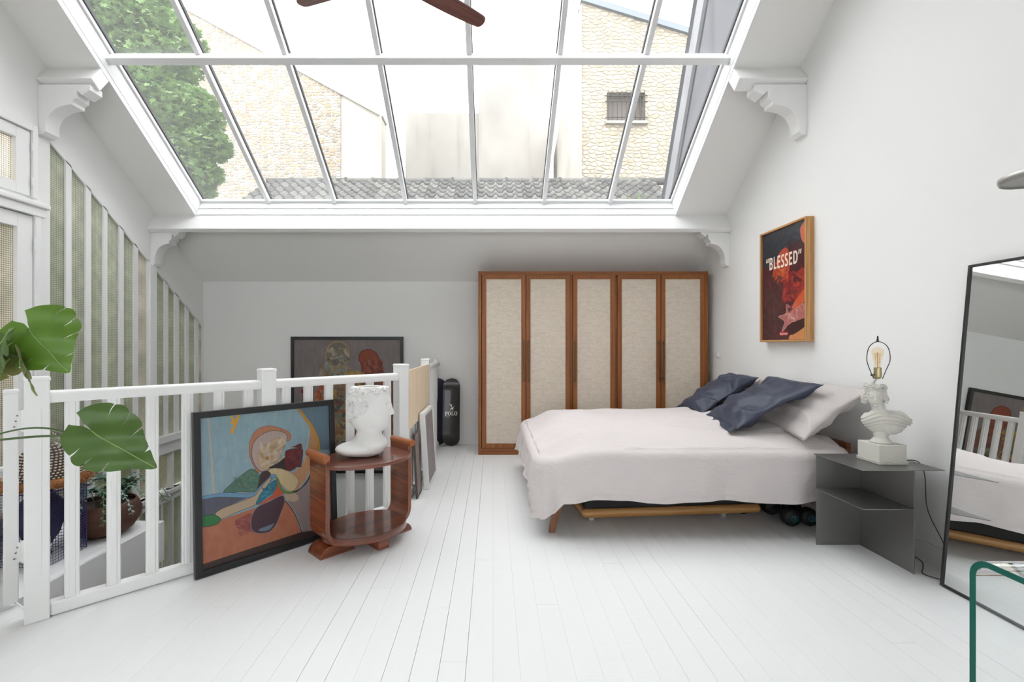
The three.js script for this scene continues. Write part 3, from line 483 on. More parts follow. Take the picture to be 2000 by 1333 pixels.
const backArt = paint(840, 1024, (g, w, h) => {
  const B = (p, c, st, lw) => blob(g, p, c, w, h, st, lw);
  g.fillStyle = '#857b7b'; g.fillRect(0, 0, w, h); daubs(g, 0, 0, w, h * 0.7, ['#8f8484', '#7b7172', '#8a7f84', '#948a87'], 160, 41, 70);
  B([[240, 330], [330, 200], [420, 170], [520, 200], [560, 330], [600, 420], [560, 900], [300, 930], [200, 700], [230, 480]], '#8f7a5e'); B([[300, 110], [340, 40], [410, 15], [490, 40], [515, 110], [500, 170], [420, 210], [320, 190]], '#7a746c', '#b9975a', 8);
  daubs(g, w * 0.3, h * 0.06, w * 0.5, h * 0.24, ['#9aa09a', '#5e5550', '#b09a72', '#87857c', '#c2b59a'], 90, 43, 20); daubs(g, w * 0.25, h * 0.2, w * 0.5, h * 0.34, ['#7d9490', '#a3a094', '#8c6f55', '#6a6a66', '#b79a74'], 110, 44, 22);
  B([[250, 330], [330, 310], [350, 420], [330, 560], [230, 600], [200, 480]], '#b85a35'); daubs(g, w * 0.2, h * 0.34, w * 0.34, h * 0.56, ['#c4683c', '#a54c30', '#d28a4a', '#8f5a48'], 80, 45, 18);
  B([[610, 130], [640, 90], [710, 80], [780, 120], [830, 220], [900, 300], [960, 350], [980, 900], [640, 920], [600, 500], [640, 280]], '#84564a'); B([[610, 150], [630, 95], [700, 75], [770, 100], [830, 200], [820, 290], [740, 320], [660, 270], [640, 190]], '#93482f', '#6a3426', 6);
  daubs(g, w * 0.66, h * 0.16, w * 0.84, h * 0.34, ['#7a3a34', '#a35a3e', '#8f6a5e', '#5c3432'], 70, 46, 20); daubs(g, w * 0.48, h * 0.25, w * 0.66, h * 0.36, ['#c9a043', '#b98b3a', '#8d7a4c', '#a39468'], 70, 47, 18);
  daubs(g, w * 0.25, h * 0.38, w * 0.95, h * 0.9, ['#c39a4c', '#a85c3c', '#6d8580', '#8a4a3c', '#4d5a62', '#b5795a', '#70493f', '#c7a878', '#5e3a36', '#7c8f86'], 620, 48, 24); daubs(g, w * 0.2, h * 0.82, w, h, ['#3a2c2a', '#4b3833', '#5d4a42'], 130, 49, 34);
  g.fillStyle = '#a02a35'; g.fillRect(w * 0.065, h * 0.385, w * 0.032, h * 0.022);
}, 0.05, 6);
const poster = paint(600, 940, (g, w, h) => {
  const B = (p, c, st, lw) => blob(g, p, c, w, h, st, lw);
  g.fillStyle = '#4a2024'; g.fillRect(0, 0, w, h); B([[0, -50], [1000, -50], [900, 120], [560, 180], [430, 260], [0, 300]], '#262a33'); daubs(g, 0, 0, w * 0.9, h * 0.2, ['#2f343e', '#1f2229', '#3a3a42', '#2a2226'], 120, 51, 28);
  B([[380, 240], [560, 180], [660, 260], [640, 420], [560, 520], [430, 500], [250, 430]], '#b5482c'); daubs(g, w * 0.3, h * 0.3, w * 0.62, h * 0.5, ['#c7562f', '#a03a28', '#d0703c', '#8c2e26'], 90, 52, 26); B([[880, 60], [1010, 20], [1010, 190], [920, 170]], '#c9674a');
  daubs(g, w * 0.5, h * 0.42, w, h * 0.66, ['#8c2428', '#a42f2c', '#6d1c22', '#b3402f'], 170, 53, 29); daubs(g, 0, h * 0.42, w * 0.5, h * 0.98, ['#47232a', '#38191f', '#5a2b2b', '#4f3432'], 220, 54, 29);
  B([[720, 700], [1010, 560], [1010, 650], [800, 760]], '#c9562f'); B([[400, 790], [560, 770], [600, 700], [640, 760], [1010, 700], [1010, 830], [700, 850], [480, 930], [540, 840]], '#b06a66', '#d8b0a4', 3); daubs(g, w * 0.55, h * 0.7, w, h * 0.82, ['#c08078', '#a4504e', '#d8aca0'], 50, 55, 20); B([[650, 1000], [720, 940], [1010, 860], [1010, 1010]], '#d08a58'); B([[600, 880], [1010, 820], [1010, 880], [700, 960]], '#3a1618');
  g.fillStyle = '#b81f26'; g.fillRect(w * 0.42, h * 0.93, w * 0.2, h * 0.032); g.fillStyle = '#f2e6da'; g.font = 'italic bold 24px sans-serif'; g.textAlign = 'center'; g.textBaseline = 'middle'; g.fillText('Supreme', w * 0.52, h * 0.947, w * 0.17);
  g.save(); g.translate(w * 0.5, h * 0.292); g.scale(1, 1.0); g.fillStyle = '#ead9c6'; g.scale(1, 1.5); g.font = 'bold 100px sans-serif'; g.fillText('“BLESSED”', 0, 0, w * 0.94); g.restore();
}, 0.07, 8);
const artMat = (map, r = 0.6) => std({ map, color: rgb(0.8, 0.79, 0.77), roughness: r, bumpMap: weaveBump, bumpScale: 0.0003 });
const frameRing = (w, h, fw, depth, bevel = 0.003) => ext(withHoles([[-w / 2, 0], [w / 2, 0], [w / 2, h], [-w / 2, h]], [[[-w / 2 + fw, fw], [w / 2 - fw, fw], [w / 2 - fw, h - fw], [-w / 2 + fw, h - fw]]]), depth, bevel);
function planar(g, w, h) { const p = g.attributes.position, uv = g.attributes.uv; for (let i = 0; i < p.count; i++) uv.setXY(i, p.getX(i) / w + 0.5, p.getY(i) / h); return g; }
const blackFrame = std({ color: rgb(0.012, 0.012, 0.013), roughness: 0.38 });
function picture(t, w, h, fw, depth, fm, art, inset = 0.01) {
  part('frame', frameRing(w, h, fw, depth), fm, t);
  part('canvas', planar(new THREE.BoxGeometry(w - 2 * fw + 0.004, h - 2 * fw + 0.004, 0.012).translate(0, h / 2, 0), w - 2 * fw, h).translate(0, 0, depth - inset - 0.006), art, t);
  const c = t.children[1].geometry, p = c.attributes.position, uv = c.attributes.uv; for (let i = 0; i < p.count; i++) uv.setXY(i, (p.getX(i) + w / 2 - fw) / (w - 2 * fw), (p.getY(i) - fw) / (h - 2 * fw));
  part('backing', new THREE.BoxGeometry(w - 0.01, h - 0.01, 0.004).translate(0, h / 2, 0.003), M.dark, t);
}
{
  const t = thing('abstract_painting', 'black-framed abstract painting in blue and terracotta leaning on the railing', 'painting', -1.268, 0.0, 2.70, Math.atan2(0.579, 0.528));
  t.rotation.order = 'YXZ'; t.rotation.x = -0.05; t.position.y = 0.002;
  picture(t, 0.785, 0.846, 0.034, 0.036, blackFrame, artMat(frontArt, 0.5), 0.012);
}
{
  const t = thing('figure_painting', 'large black-framed grey painting of two figures hung behind the railing', 'painting', -1.744, -0.34, 5.655);
  picture(t, 1.34, 1.632, 0.036, 0.04, blackFrame, artMat(backArt), 0.012);
}
const oakMap = woodMap('#c99a66', '#a5733f', 61, [0.6, 0.16]), oak = std({ map: oakMap, roughness: 0.5 });
{
  const t = thing('text_poster', 'red and black poster with white lettering in a deep oak frame', 'poster', XR - 0.001, 1.22, 3.8215, -PI / 2);
  const w = 0.607, h = 0.94, D = 0.064;
  for (const [a, b, l, x, y, gr] of [[w, 0.016, D, 0, 0.008, 0], [w, 0.016, D, 0, h - 0.008, 0], [0.016, h - 0.032, D, -w / 2 + 0.008, h / 2, 1], [0.016, h - 0.032, D, w / 2 - 0.008, h / 2, 1]]) part('frame', rbox(a, b, l, 0.0015, x, y, D / 2, 2, gr), oak, t);
  const g = new THREE.BoxGeometry(w - 0.036, h - 0.036, 0.03).translate(0, h / 2, 0.034); part('print', g, std({ map: poster, roughness: 0.32 }), t);
}

// ------------------------------------------------------------------ boards leaning on the straight railing
const plyMap = woodMap('#f0dcc0', '#e2c8a4', 33, [0.8, 0.5], 0.9);
single('plywood_board', 'pale plywood board fixed over the straight railing', 'board', rbox(0.012, 0.44, 1.05, 0.002, -0.622, 0.79, -4.0, 2, 1), std({ map: plyMap, roughness: 0.7 }));
{
  const t = thing('white_framed_canvas', 'grey mauve canvas in a white frame leaning below the plywood', 'painting', -0.57, 0.001, 4.14, PI / 2); t.rotation.order = 'YXZ'; t.rotation.x = -0.06;
  const mauve = paint(256, 320, (g, w, h) => { g.fillStyle = '#a39aa0'; g.fillRect(0, 0, w, h); daubs(g, 0, 0, w, h, ['#b0a5a8', '#928890', '#b8aeb0', '#9a9098', '#a39692'], 220, 71, 34); }, 0.06, 9);
  picture(t, 0.53, 0.63, 0.028, 0.045, M.white, artMat(mauve), 0.006);
}
{
  const t = thing('brown_canvas', 'narrow dark brown canvas leaning beside the white-framed one', 'painting', -0.6, 0.001, 3.75, PI / 2); t.rotation.order = 'YXZ'; t.rotation.x = -0.05;
  const br = paint(128, 256, (g, w, h) => { g.fillStyle = '#9a8a86'; g.fillRect(0, 0, w, h); daubs(g, 0, 0, w, h, ['#a89790', '#8a7a74', '#a58e84', '#7d706c'], 120, 73, 26); }, 0.06, 10);
  picture(t, 0.2, 0.5, 0.01, 0.018, std({ color: rgb(0.1, 0.07, 0.06), roughness: 0.6 }), artMat(br), 0.004);
}
// skateboard decks
function deckGeo(l, w) {
  const a = gridGeo(14, 48, (u, v) => { const y = (v - 0.5) * l, e = l / 2 - Math.abs(y), hw = e > w / 2 ? w / 2 : Math.sqrt(Math.max(0, (w / 2) ** 2 - (w / 2 - e) ** 2)), x = (u - 0.5) * 2 * hw, k = Math.max(0, Math.abs(y) - l * 0.31); return [x, y, -k * k * 2.8 - 0.012 * (x / w) ** 2 * 4 * -1, x / w + 0.5, v]; });
  const b = a.clone().translate(0, 0, -0.011); const id = b.index.array; for (let i = 0; i < id.length; i += 3) [id[i + 1], id[i + 2]] = [id[i + 2], id[i + 1]]; b.computeVertexNormals();
  const n = 15, rim = []; for (let j = 0; j <= 48; j++) rim.push(j * n); for (let j = 48; j >= 0; j--) rim.push(j * n + 14);
  const P = [], p = a.attributes.position; for (let i = 0; i < rim.length; i++) { const q = rim[i], r = rim[(i + 1) % rim.length], A = [p.getX(q), p.getY(q), p.getZ(q)], B = [p.getX(r), p.getY(r), p.getZ(r)], d = 0.011; P.push(...A, B[0], B[1], B[2] - d, ...B, ...A, A[0], A[1], A[2] - d, B[0], B[1], B[2] - d); }
  const e = new THREE.BufferGeometry(); e.setAttribute('position', new THREE.Float32BufferAttribute(P, 3)); e.setAttribute('uv', new THREE.Float32BufferAttribute(new Float32Array(P.length / 3 * 2), 2)); e.computeVertexNormals(); return { face: a, back: b, rim: e };
}
const deckArt = paint(256, 1024, (g, w, h) => {
  g.fillStyle = '#191617'; g.fillRect(0, 0, w, h); g.fillStyle = '#e8e4dc'; g.textAlign = 'center'; g.font = 'bold 78px serif'; g.fillText('POLO', w * 0.5, h * 0.545, w * 0.74); 
  // rider with raised mallet
  g.lineWidth = 5; g.strokeStyle = '#e8e4dc'; g.translate(w * 0.5, h * 0.42); g.scale(1.7, 1.7); const L = (...p) => { g.beginPath(); p.forEach(([a, b], i) => g[i ? 'lineTo' : 'moveTo'](a, b)); g.stroke(); };
  L([-16, -26], [2, 0]); L([0, -12], [6, 8]); g.beginPath(); g.ellipse(6, 16, 14, 7, -0.3, 0, 6.3); g.fill(); g.beginPath(); g.arc(2, -16, 5, 0, 6.3); g.fill(); L([14, 8], [24, -2]); L([-4, 18], [-10, 36]); L([14, 20], [16, 38]);
}, 0.05, 20);
function deck(label, x, d, turn, lean, face) {
  const t = thing('skateboard_deck', label, 'skateboard', x, 0.404, d, turn, 'skateboard decks at the back wall'); t.rotation.order = 'YXZ'; t.rotation.x = lean; const g = deckGeo(0.8, 0.2);
  part('printed_face', g.face, face, t); part('grip_side', g.back, M.dark, t); part('edge', g.rim, std({ color: rgb(0.16, 0.1, 0.07), roughness: 0.6 }), t); return t;
}
deck('black skateboard deck with white lettering leaning on the back wall', -0.49, 5.52, 0.0, -0.08, phys({ map: deckArt, roughness: 0.35, clearcoat: 0.4 }));
deck('dark navy skateboard deck turned edge-on behind the lettered one', -0.60, 5.545, 0.95, -0.03, std({ color: rgb(0.015, 0.017, 0.04), roughness: 0.45 }));

// ------------------------------------------------------------------ wardrobe
{
  const X = (p) => (p - 963) / 180, x0 = X(934), x1 = X(1383), H = 1.994, t = thing('wardrobe', 'tall walnut wardrobe with five linen-panelled doors', 'wardrobe', (x0 + x1) / 2, 0, 5.11), c = (x0 + x1) / 2;
  const walnut = [woodMap('#9a5c2a', '#6c3c17', 21, [1.2, 0.2]), woodMap('#935626', '#663815', 22, [1.1, 0.2])].map((map) => std({ map, roughness: 0.5 }));
  const linen = std({ roughness: 0.95, map: tex(512, 512, (u, v) => { const a = fbm(u, v, 24, 140, 3, 91), b = fbm(u, v, 128, 32, 2, 92), s = fbm(u, v, 9, 60, 2, 95); return mix3(hex('#c8bbaa'), hex('#e8ddce'), clamp(0.5 + (a - 0.5) * 0.9 + (b - 0.5) * 0.35 + (s - 0.5) * 0.5)); }, true, [0.5, 0.5]), bumpMap: weaveBump, bumpScale: 0.0006 });
  const W = x1 - x0, D = 0.48;
  part('side_panel', rbox(0.034, H, D, 0.002, -W / 2 + 0.017, H / 2, -D / 2, 2, 1), walnut[0], t); part('side_panel', rbox(0.034, H, D, 0.002, W / 2 - 0.017, H / 2, -D / 2, 2, 1), walnut[0], t);
  part('top_panel', rbox(W - 0.068, 0.036, D, 0.002, 0, H - 0.02, -D / 2, 2, 0), walnut[1], t); part('plinth', rbox(W - 0.068, 0.07, 0.03, 0.002, 0, 0.035, -0.018, 2, 0), walnut[1], t); part('back_panel', box(W - 0.06, H - 0.05, 0.01, 0, H / 2, -D + 0.01), walnut[1], t);
  for (const p of [1116.5, 1203.5]) part('divider', rbox(0.028, H - 0.11, D - 0.05, 0.002, X(p) - c, H / 2 + 0.02, -D / 2, 2, 1), walnut[0], t);
  const y0 = 0.074, y1 = 1.955, sw = 0.047, bronze = std({ color: rgb(0.13, 0.085, 0.045), roughness: 0.45, metalness: 0.7 });
  [[941, 1027, 1], [1027.4, 1113.6, -1], [1119, 1201, -1], [1206, 1290.8, 1], [1291.2, 1377, -1]].forEach(([a, b, hand], i) => {
    const xa = X(a) - c + 0.0015, xb = X(b) - c - 0.0015, dw = xb - xa, mid = (xa + xb) / 2;
    const f = part('door', ext(withHoles([[-dw / 2, y0], [dw / 2, y0], [dw / 2, y1], [-dw / 2, y1]], [[[-dw / 2 + sw, y0 + sw], [dw / 2 - sw, y0 + sw], [dw / 2 - sw, y1 - sw], [-dw / 2 + sw, y1 - sw]]]), 0.024, 0.0015), walnut[i % 2], t);
    const uv = f.geometry.attributes.uv; for (let k = 0; k < uv.count; k++) uv.setXY(k, uv.getY(k), uv.getX(k));
    f.position.set(mid, 0, -0.026);
    part('linen_panel', box(dw - 2 * sw + 0.006, y1 - y0 - 2 * sw + 0.006, 0.008, 0, (y0 + y1) / 2, 0.010), linen, f).userData.label = 'woven oatmeal linen panel';
    const hx = hand * (dw / 2 - 0.02), hd = part('handle', join([rbox(0.012, 0.45, 0.012, 0.004, hx, 1.02, 0.052), rbox(0.01, 0.014, 0.03, 0.002, hx, 0.83, 0.036), rbox(0.01, 0.014, 0.03, 0.002, hx, 1.21, 0.036)]), bronze, f);
    hd.userData.label = 'slim dark bronze pull handle';
  });
}

// ------------------------------------------------------------------ bed
const walnutLeg = std({ map: woodMap('#7d4c2a', '#55301a', 25, [0.5, 0.12]), roughness: 0.5 });
{
  const t = thing('bed', 'low double bed on splayed walnut legs', 'bed', 1.32, 0, 3.76);
  const X = (x) => x - 1.32, Z = (d) => 3.76 - d;
  part('side_rail', rbox(1.9, 0.11, 0.03, 0.004, X(1.32), 0.29, Z(3.03), 2, 0), walnutLeg, t); part('side_rail', rbox(1.9, 0.11, 0.03, 0.004, X(1.32), 0.29, Z(4.49), 2, 0), walnutLeg, t);
  part('foot_rail', rbox(0.03, 0.11, 1.43, 0.004, X(0.385), 0.29, Z(3.76), 2, 2), walnutLeg, t); part('headboard', rbox(0.03, 0.36, 1.46, 0.006, X(2.29), 0.385, Z(3.76), 2, 2), walnutLeg, t);
  part('slat_base', box(1.86, 0.03, 1.42, X(1.32), 0.325, Z(3.76)), walnutLeg, t);
  for (const [x, d, sx, sd] of [[0.45, 3.06, -1, -1], [0.45, 4.46, -1, 1], [2.2, 3.06, 0.4, -1], [2.2, 4.46, 0.4, 1]]) {
    const g = new THREE.CylinderGeometry(0.046, 0.026, 0.29, 4).rotateY(PI / 4); const p = g.attributes.position;
    for (let i = 0; i < p.count; i++) { const k = (0.145 - p.getY(i)) / 0.29; p.setX(i, p.getX(i) + sx * 0.075 * k); p.setZ(i, p.getZ(i) - sd * 0.045 * k); }
    part('leg', uvBox(toCreasedNormals(g, 0.5), 1).translate(X(x), 0.145, Z(d)), walnutLeg, t);
  }
  const m = single('mattress', 'white-sheeted mattress under the pale duvet', 'mattress', rbox(1.60, 0.19, 1.44, 0.05, 1.46, 0.435, -3.76, 4), std({ color: rgb(0.66, 0.62, 0.6), roughness: 0.95 }));
}
const crinkle = grey(512, 512, (u, v) => 0.55 * fbm(u, v, 10, 26, 4, 55) + 0.3 * fbm(u, v, 40, 90, 2, 57) + 0.15 * fbm(u, v, 5, 5, 2, 59), [0.5, 0.5]);
const duvetMat = std({ color: rgb(0.68, 0.625, 0.615), roughness: 0.97, bumpMap: crinkle, bumpScale: 0.006 });
{
  const cx = 1.275, cd = 3.765, ax = 0.965, ad = 0.80, r = 0.13, N = 360;
  const per = (s) => { // rounded rectangle, s in 0..1, starting at the middle of the near side
    const lx = 2 * (ax - r), ld = 2 * (ad - r), q = PI * r / 2, tot = 2 * lx + 2 * ld + 4 * q; let l = s * tot - 0; const seg = [lx / 2, q, ld, q, lx, q, ld, q, lx / 2];
    let k = 0; while (k < 8 && l > seg[k]) l -= seg[k++];
    const C = (x, d, a0) => { const a = a0 - l / r; return [x + Math.cos(a) * r, d + Math.sin(a) * r, Math.cos(a), Math.sin(a)]; };
    switch (k) {
      case 0: return [-l, -ad, 0, -1]; case 1: return C(-(ax - r), -(ad - r), -PI / 2);
      case 2: return [-ax, -(ad - r) + l, -1, 0]; case 3: return C(-(ax - r), ad - r, PI);
      case 4: return [-(ax - r) + l, ad, 0, 1]; case 5: return C(ax - r, ad - r, PI / 2);
      case 6: return [ax, ad - r - l, 1, 0]; case 7: return C(ax - r, -(ad - r), 0); default: return [ax - r - l, -ad, 0, -1];
    }
  };
  const TOP = 0.595, RT = 26, RA = 8, RS = 26, rows = RT + RA + RS;
  const g = gridGeo(N, rows, (u, v) => {
    const j = Math.round(v * rows), [px, pd, nx, nd] = per(u);
    const near = smooth(0.3, 0.9, -nd), foot = smooth(0.3, 0.95, -nx), head = smooth(0.3, 0.9, nx), corner = clamp(1.9 * Math.abs(nx * nd)) ;
    const hx = px, hem = lerp(0.228, 0.2, foot) - 0.095 * corner * (nx < 0 && nd < 0 ? 1 : 0.3) + head * 0.16 + 0.010 * Math.sin(hx * 9) * near + 0.012 * Math.sin(pd * 11 + 1);
    let x, y, d;
    if (j <= RT) {
      const k = j / RT; x = px * k; d = pd * k;
      const e = Math.min(ax - Math.abs(x), ad - Math.abs(d)); y = TOP - 0.055 * (1 - smooth(-0.02, 0.26, e)) + 0.02 * smooth(0, 0.6, e);
      const wx = x + cx, wd = d + cd;
      y += 0.03 * (noise3(wx * 3, wd * 4, 1, 3) - 0.5) + 0.032 * (noise3(wx * 4 + 3 * noise3(wx * 2, wd * 2, 0, 8), wd * 13, 2, 5) - 0.5) * smooth(0.3, 0.7, noise3(wx * 2, wd * 2.4, 4, 21)) + 0.008 * Math.sin(wd * 16 + 5 * noise3(wx * 2, wd, 3, 6)) * smooth(0.4, 0.7, noise3(wx * 2.5, wd * 2.5, 9, 4));
      y -= 0.06 * Math.pow(1 - smooth(0, 0.42, x + ax), 2);
      y += 0.05 * smooth(0.3, 0.75, x) * smooth(0, 0.3, ad - Math.abs(d));
    } else if (j <= RT + RA) {
      const a = (j - RT) / RA * PI / 2, R = 0.055; x = px + nx * R * Math.sin(a); d = pd + nd * R * Math.sin(a); y = TOP - 0.055 - 0.06 * Math.pow(1 - smooth(0, 0.42, px + ax), 2) - R * (1 - Math.cos(a)); y += 0.006 * (noise3((px + cx) * 9, (pd + cd) * 3, 2, 5) - 0.5);
    } else {
      const k = (j - RT - RA) / RS, y1 = TOP - 0.11 - 0.06 * Math.pow(1 - smooth(0, 0.42, px + ax), 2); y = lerp(y1, hem, k); const o = 0.055;
      const w = u * 60, fold = (0.013 * Math.sin(px * 8 + 2 + 2 * noise3(px * 3, pd * 3, 0, 2)) + 0.010 * Math.sin((px - pd) * 23 + 3 * noise3(px * 4, pd * 4, k, 12)) + 0.02 * (noise3(px * 4, y * 7, pd * 4, 14) - 0.5)) * k + 0.036 * (noise3(px * 2.4 + 5, y * 15 + 3 * noise3(px * 5, pd * 5, 0, 16), pd * 3, 15) - 0.5) * (0.3 + 0.7 * k);
      const cf = corner * 0.035 * Math.sin(u * 900) * k, out = o + fold + cf - 0.02 * k * near + 0.03 * corner * k;
      x = px + nx * out; d = pd + nd * out;
      if (k > 0.86 && k < 0.93) { x -= nx * 0.004; d -= nd * 0.004; }
    }
    return [x, y, -d, x + cx, j <= RT ? d + cd : d + cd + (TOP - y)];
  });
  const idx = g.index.array; for (let i = 0; i < idx.length; i += 3) [idx[i + 1], idx[i + 2]] = [idx[i + 2], idx[i + 1]];
  g.computeVertexNormals(); const m = mergeVertices(g.translate(0, 0, 0)); m.translate(cx, 0, -cd);
  // keep the seam smooth: recompute on merged positions
  const b = single('duvet', 'rumpled pale pinkish-grey cotton duvet hanging over the bed', 'duvet', m, duvetMat); duvetMat.side = THREE.DoubleSide;
}
function pillowGeo(w, h, t, seed, wr, flap = 0) {
  const side = (sg) => gridGeo(56, 56, (uu, vv) => {
    const u = uu * 2 - 1, v = vv * 2 - 1, e = Math.pow(Math.max(0, 1 - Math.pow(Math.abs(u), 2.6)), 0.62) * Math.pow(Math.max(0, 1 - Math.pow(Math.abs(v), 2.6)), 0.62);
    const x = u * w / 2 * (1 - 0.07 * (1 - v * v)), y = v * h / 2 * (1 - 0.07 * (1 - u * u));
    const n = noise3(u * 1.6 + seed, v * 1.6, sg + 2, seed), n2 = noise3(u * 1.3 - seed, v * 1.3 + 4, sg + 7, seed + 3), fold = (a, k, ph) => { const q = Math.sin((u * Math.cos(a) + v * Math.sin(a)) * k + ph + 5 * n); return q * Math.abs(q); };
    const f = wr * (0.30 * fold(0.5, 6, seed) * smooth(0.35, 0.7, n2) + 0.22 * fold(-0.7, 9, 2) * smooth(0.4, 0.7, n) + 0.16 * fold(1.4, 12, 4) * smooth(0.45, 0.7, 1 - n2) + 0.5 * (n - 0.5));
    return [x, y, sg * (e * t / 2 + (f * smooth(0, 0.5, e)))  - 0.02 * (u * u + v * v) * 0.5, x, y];
  });
  const a = side(1), b = side(-1), id = b.index.array; for (let i = 0; i < id.length; i += 3) [id[i + 1], id[i + 2]] = [id[i + 2], id[i + 1]];
  const g = mergeVertices(join([a, b]).deleteAttribute('normal'), 1e-4); g.computeVertexNormals(); return g;
}
function place(o, c, U, V) {
  const u = new THREE.Vector3(...U).normalize(), v = new THREE.Vector3(...V); v.addScaledVector(u, -v.dot(u)).normalize(); const n = new THREE.Vector3().crossVectors(u, v);
  const m = new THREE.Matrix4().makeBasis(u, v, n); o.position.set(c[0], c[1], -c[2]); o.quaternion.setFromRotationMatrix(m);
}
const navy = std({ color: rgb(0.028, 0.036, 0.066), roughness: 0.5, bumpMap: crinkle, bumpScale: 0.0005 }); navy.side = THREE.DoubleSide;
const greyLinen = std({ color: rgb(0.58, 0.535, 0.52), roughness: 0.97, bumpMap: crinkle, bumpScale: 0.004 });
function pillow(label, c, U, V, w, h, t, seed, mat, flapped, wr) {
  const o = thing('pillow', label, 'pillow', 0, 0, 0, 0, 'pillows on the bed'); place(o, c, U, V);
  part('cushion', pillowGeo(w, h, t, seed, wr), mat, o);
  if (flapped) part('flange', gridGeo(40, 4, (u, v) => { const x = (u - 0.5) * w * 0.98; return [x, -h / 2 * 0.97 + 0.014 * (1 - (2 * u - 1) ** 2) * 2 - v * 0.055, -0.012 - 0.014 * v + 0.010 * v * Math.sin(x * 30 + seed), x, v * 0.05]; }), mat, o);
  else part('piping', tube([...Array(40)].map((_, i) => { const a = i / 40 * 4, k = Math.floor(a), f = a - k, u = [2 * f - 1, 1, 1 - 2 * f, -1][k], v = [-1, 2 * f - 1, 1, 1 - 2 * f][k]; return [u * w / 2 * (1 - 0.07 * (1 - v * v)), v * h / 2 * (1 - 0.07 * (1 - u * u)), -0.01 * (u * u + v * v)]; }), 0.004, 160, 6, true), mat, o);
  return o;
}
pillow('grey linen pillow against the wall at the near side of the bed', [2.155, 0.775, 3.27], [-0.05, 0, 1], [0.42, 0.32, 0], 0.68, 0.52, 0.17, 3, greyLinen, false, 0.06);
pillow('grey linen pillow mostly hidden behind the far navy pillow', [2.165, 0.765, 4.08], [0, 0, 1], [0.4, 0.32, 0], 0.66, 0.5, 0.16, 5, greyLinen, false, 0.06);
pillow('larger navy pillow with a flap, nearer the nightstand', [1.93, 0.80, 3.44], [-0.17, 0, 1], [0.53, 0.30, -0.03], 0.70, 0.62, 0.13, 11, navy, true, 0.075);
pillow('navy pillow nearer the wardrobe', [1.96, 0.79, 4.16], [-0.06, 0, 1], [0.5, 0.33, 0], 0.56, 0.56, 0.12, 17, navy, true, 0.07);

// trundle frame and dumb-bells under the bed
{
  const t = thing('underbed_platform', 'low oak platform with black top stored under the bed', 'platform', 0.595, 0, 3.13, 0.085);
  part('oak_frame', rbox(1.26, 0.062, 0.8, 0.028, 0.63, 0.066, -0.4, 4, 0), oak, t);
  part('black_top', rbox(1.2, 0.09, 0.76, 0.012, 0.62, 0.14, -0.4), std({ color: rgb(0.012, 0.012, 0.012), roughness: 0.75 }), t);
  const clear = std({ color: rgb(0.4, 0.4, 0.38), roughness: 0.3 });
  for (const [x, z] of [[0.07, -0.06], [1.0, -0.05], [0.07, -0.74], [1.2, -0.74]]) part('caster', bar([x - 0.012, 0.02, z], [x + 0.018, 0.02, z], 0.02, 14), clear, t);
  part('caster', bar([1.17, 0.018, -0.1], [1.2, 0.018, -0.1], 0.018, 14), M.dark, t);
}
{
  const rub = std({ color: rgb(0.012, 0.013, 0.014), roughness: 0.6 }), teal = std({ color: rgb(0.02, 0.16, 0.18), roughness: 0.5 });
  function dumbbell(label, x, d, turn) {
    const t = thing('dumbbell', label, 'dumbbell', x, 0.058, d, turn, 'dumbbells under the bed'), prof = [[0.001, 0], [0.03, 0], [0.034, -0.006], [0.048, -0.008], [0.057, -0.02], [0.058, -0.065], [0.05, -0.08], [0.02, -0.084], [0.001, -0.084]].map(([a, b]) => new THREE.Vector2(a, -b));
    const hg = new THREE.LatheGeometry(prof, 12);
    part('weight', hg.clone().rotateX(-PI / 2).translate(0, 0, 0.15), rub, t); part('weight', hg.clone().rotateX(PI / 2).translate(0, 0, -0.15), rub, t);
    part('grip', bar([0, 0, -0.09], [0, 0, 0.09], 0.016, 14), rub, t);
    part('emblem', join([new THREE.TorusGeometry(0.019, 0.003, 6, 20).translate(0, 0, 0.151), box(0.006, 0.024, 0.004, 0.003, 0, 0.151)]), teal, t);
    return t;
  }
  dumbbell('black dumbbell with teal mark next to the oak platform', 1.965, 3.225, 0.02); dumbbell('black dumbbell with teal mark next to the metal nightstand', 2.1, 3.23, -0.1);
}

// ------------------------------------------------------------------ nightstand and bust lamp
const steel = std({ color: rgb(0.235, 0.232, 0.225), roughness: 0.4, metalness: 0.85, roughnessMap: null, bumpMap: grey(256, 256, (u, v) => fbm(u, v, 4, 110, 2, 65), [0.3, 0.3]), bumpScale: 0.0001 });
{
  const t = thing('nightstand', 'angular folded steel nightstand beside the bed', 'nightstand', 2.13, 0, 2.64), X = (x) => x - 2.13, Z = (d) => 2.64 - d;
  part('top_plate', rbox(0.432, 0.004, 0.372, 0.001, X(2.135), 0.543, Z(2.635)), steel, t);
  part('back_panel', rbox(0.262, 0.541, 0.004, 0.001, X(2.064), 0.2705, Z(2.819)), steel, t);
  part('side_panel', rbox(0.004, 0.541, 0.366, 0.001, X(2.196), 0.2705, Z(2.637)), steel, t);
  part('shelf', rbox(0.272, 0.004, 0.366, 0.001, X(2.058), 0.34, Z(2.634)), steel, t);
}
const plaster = std({ color: rgb(0.63, 0.61, 0.555), roughness: 0.75 });
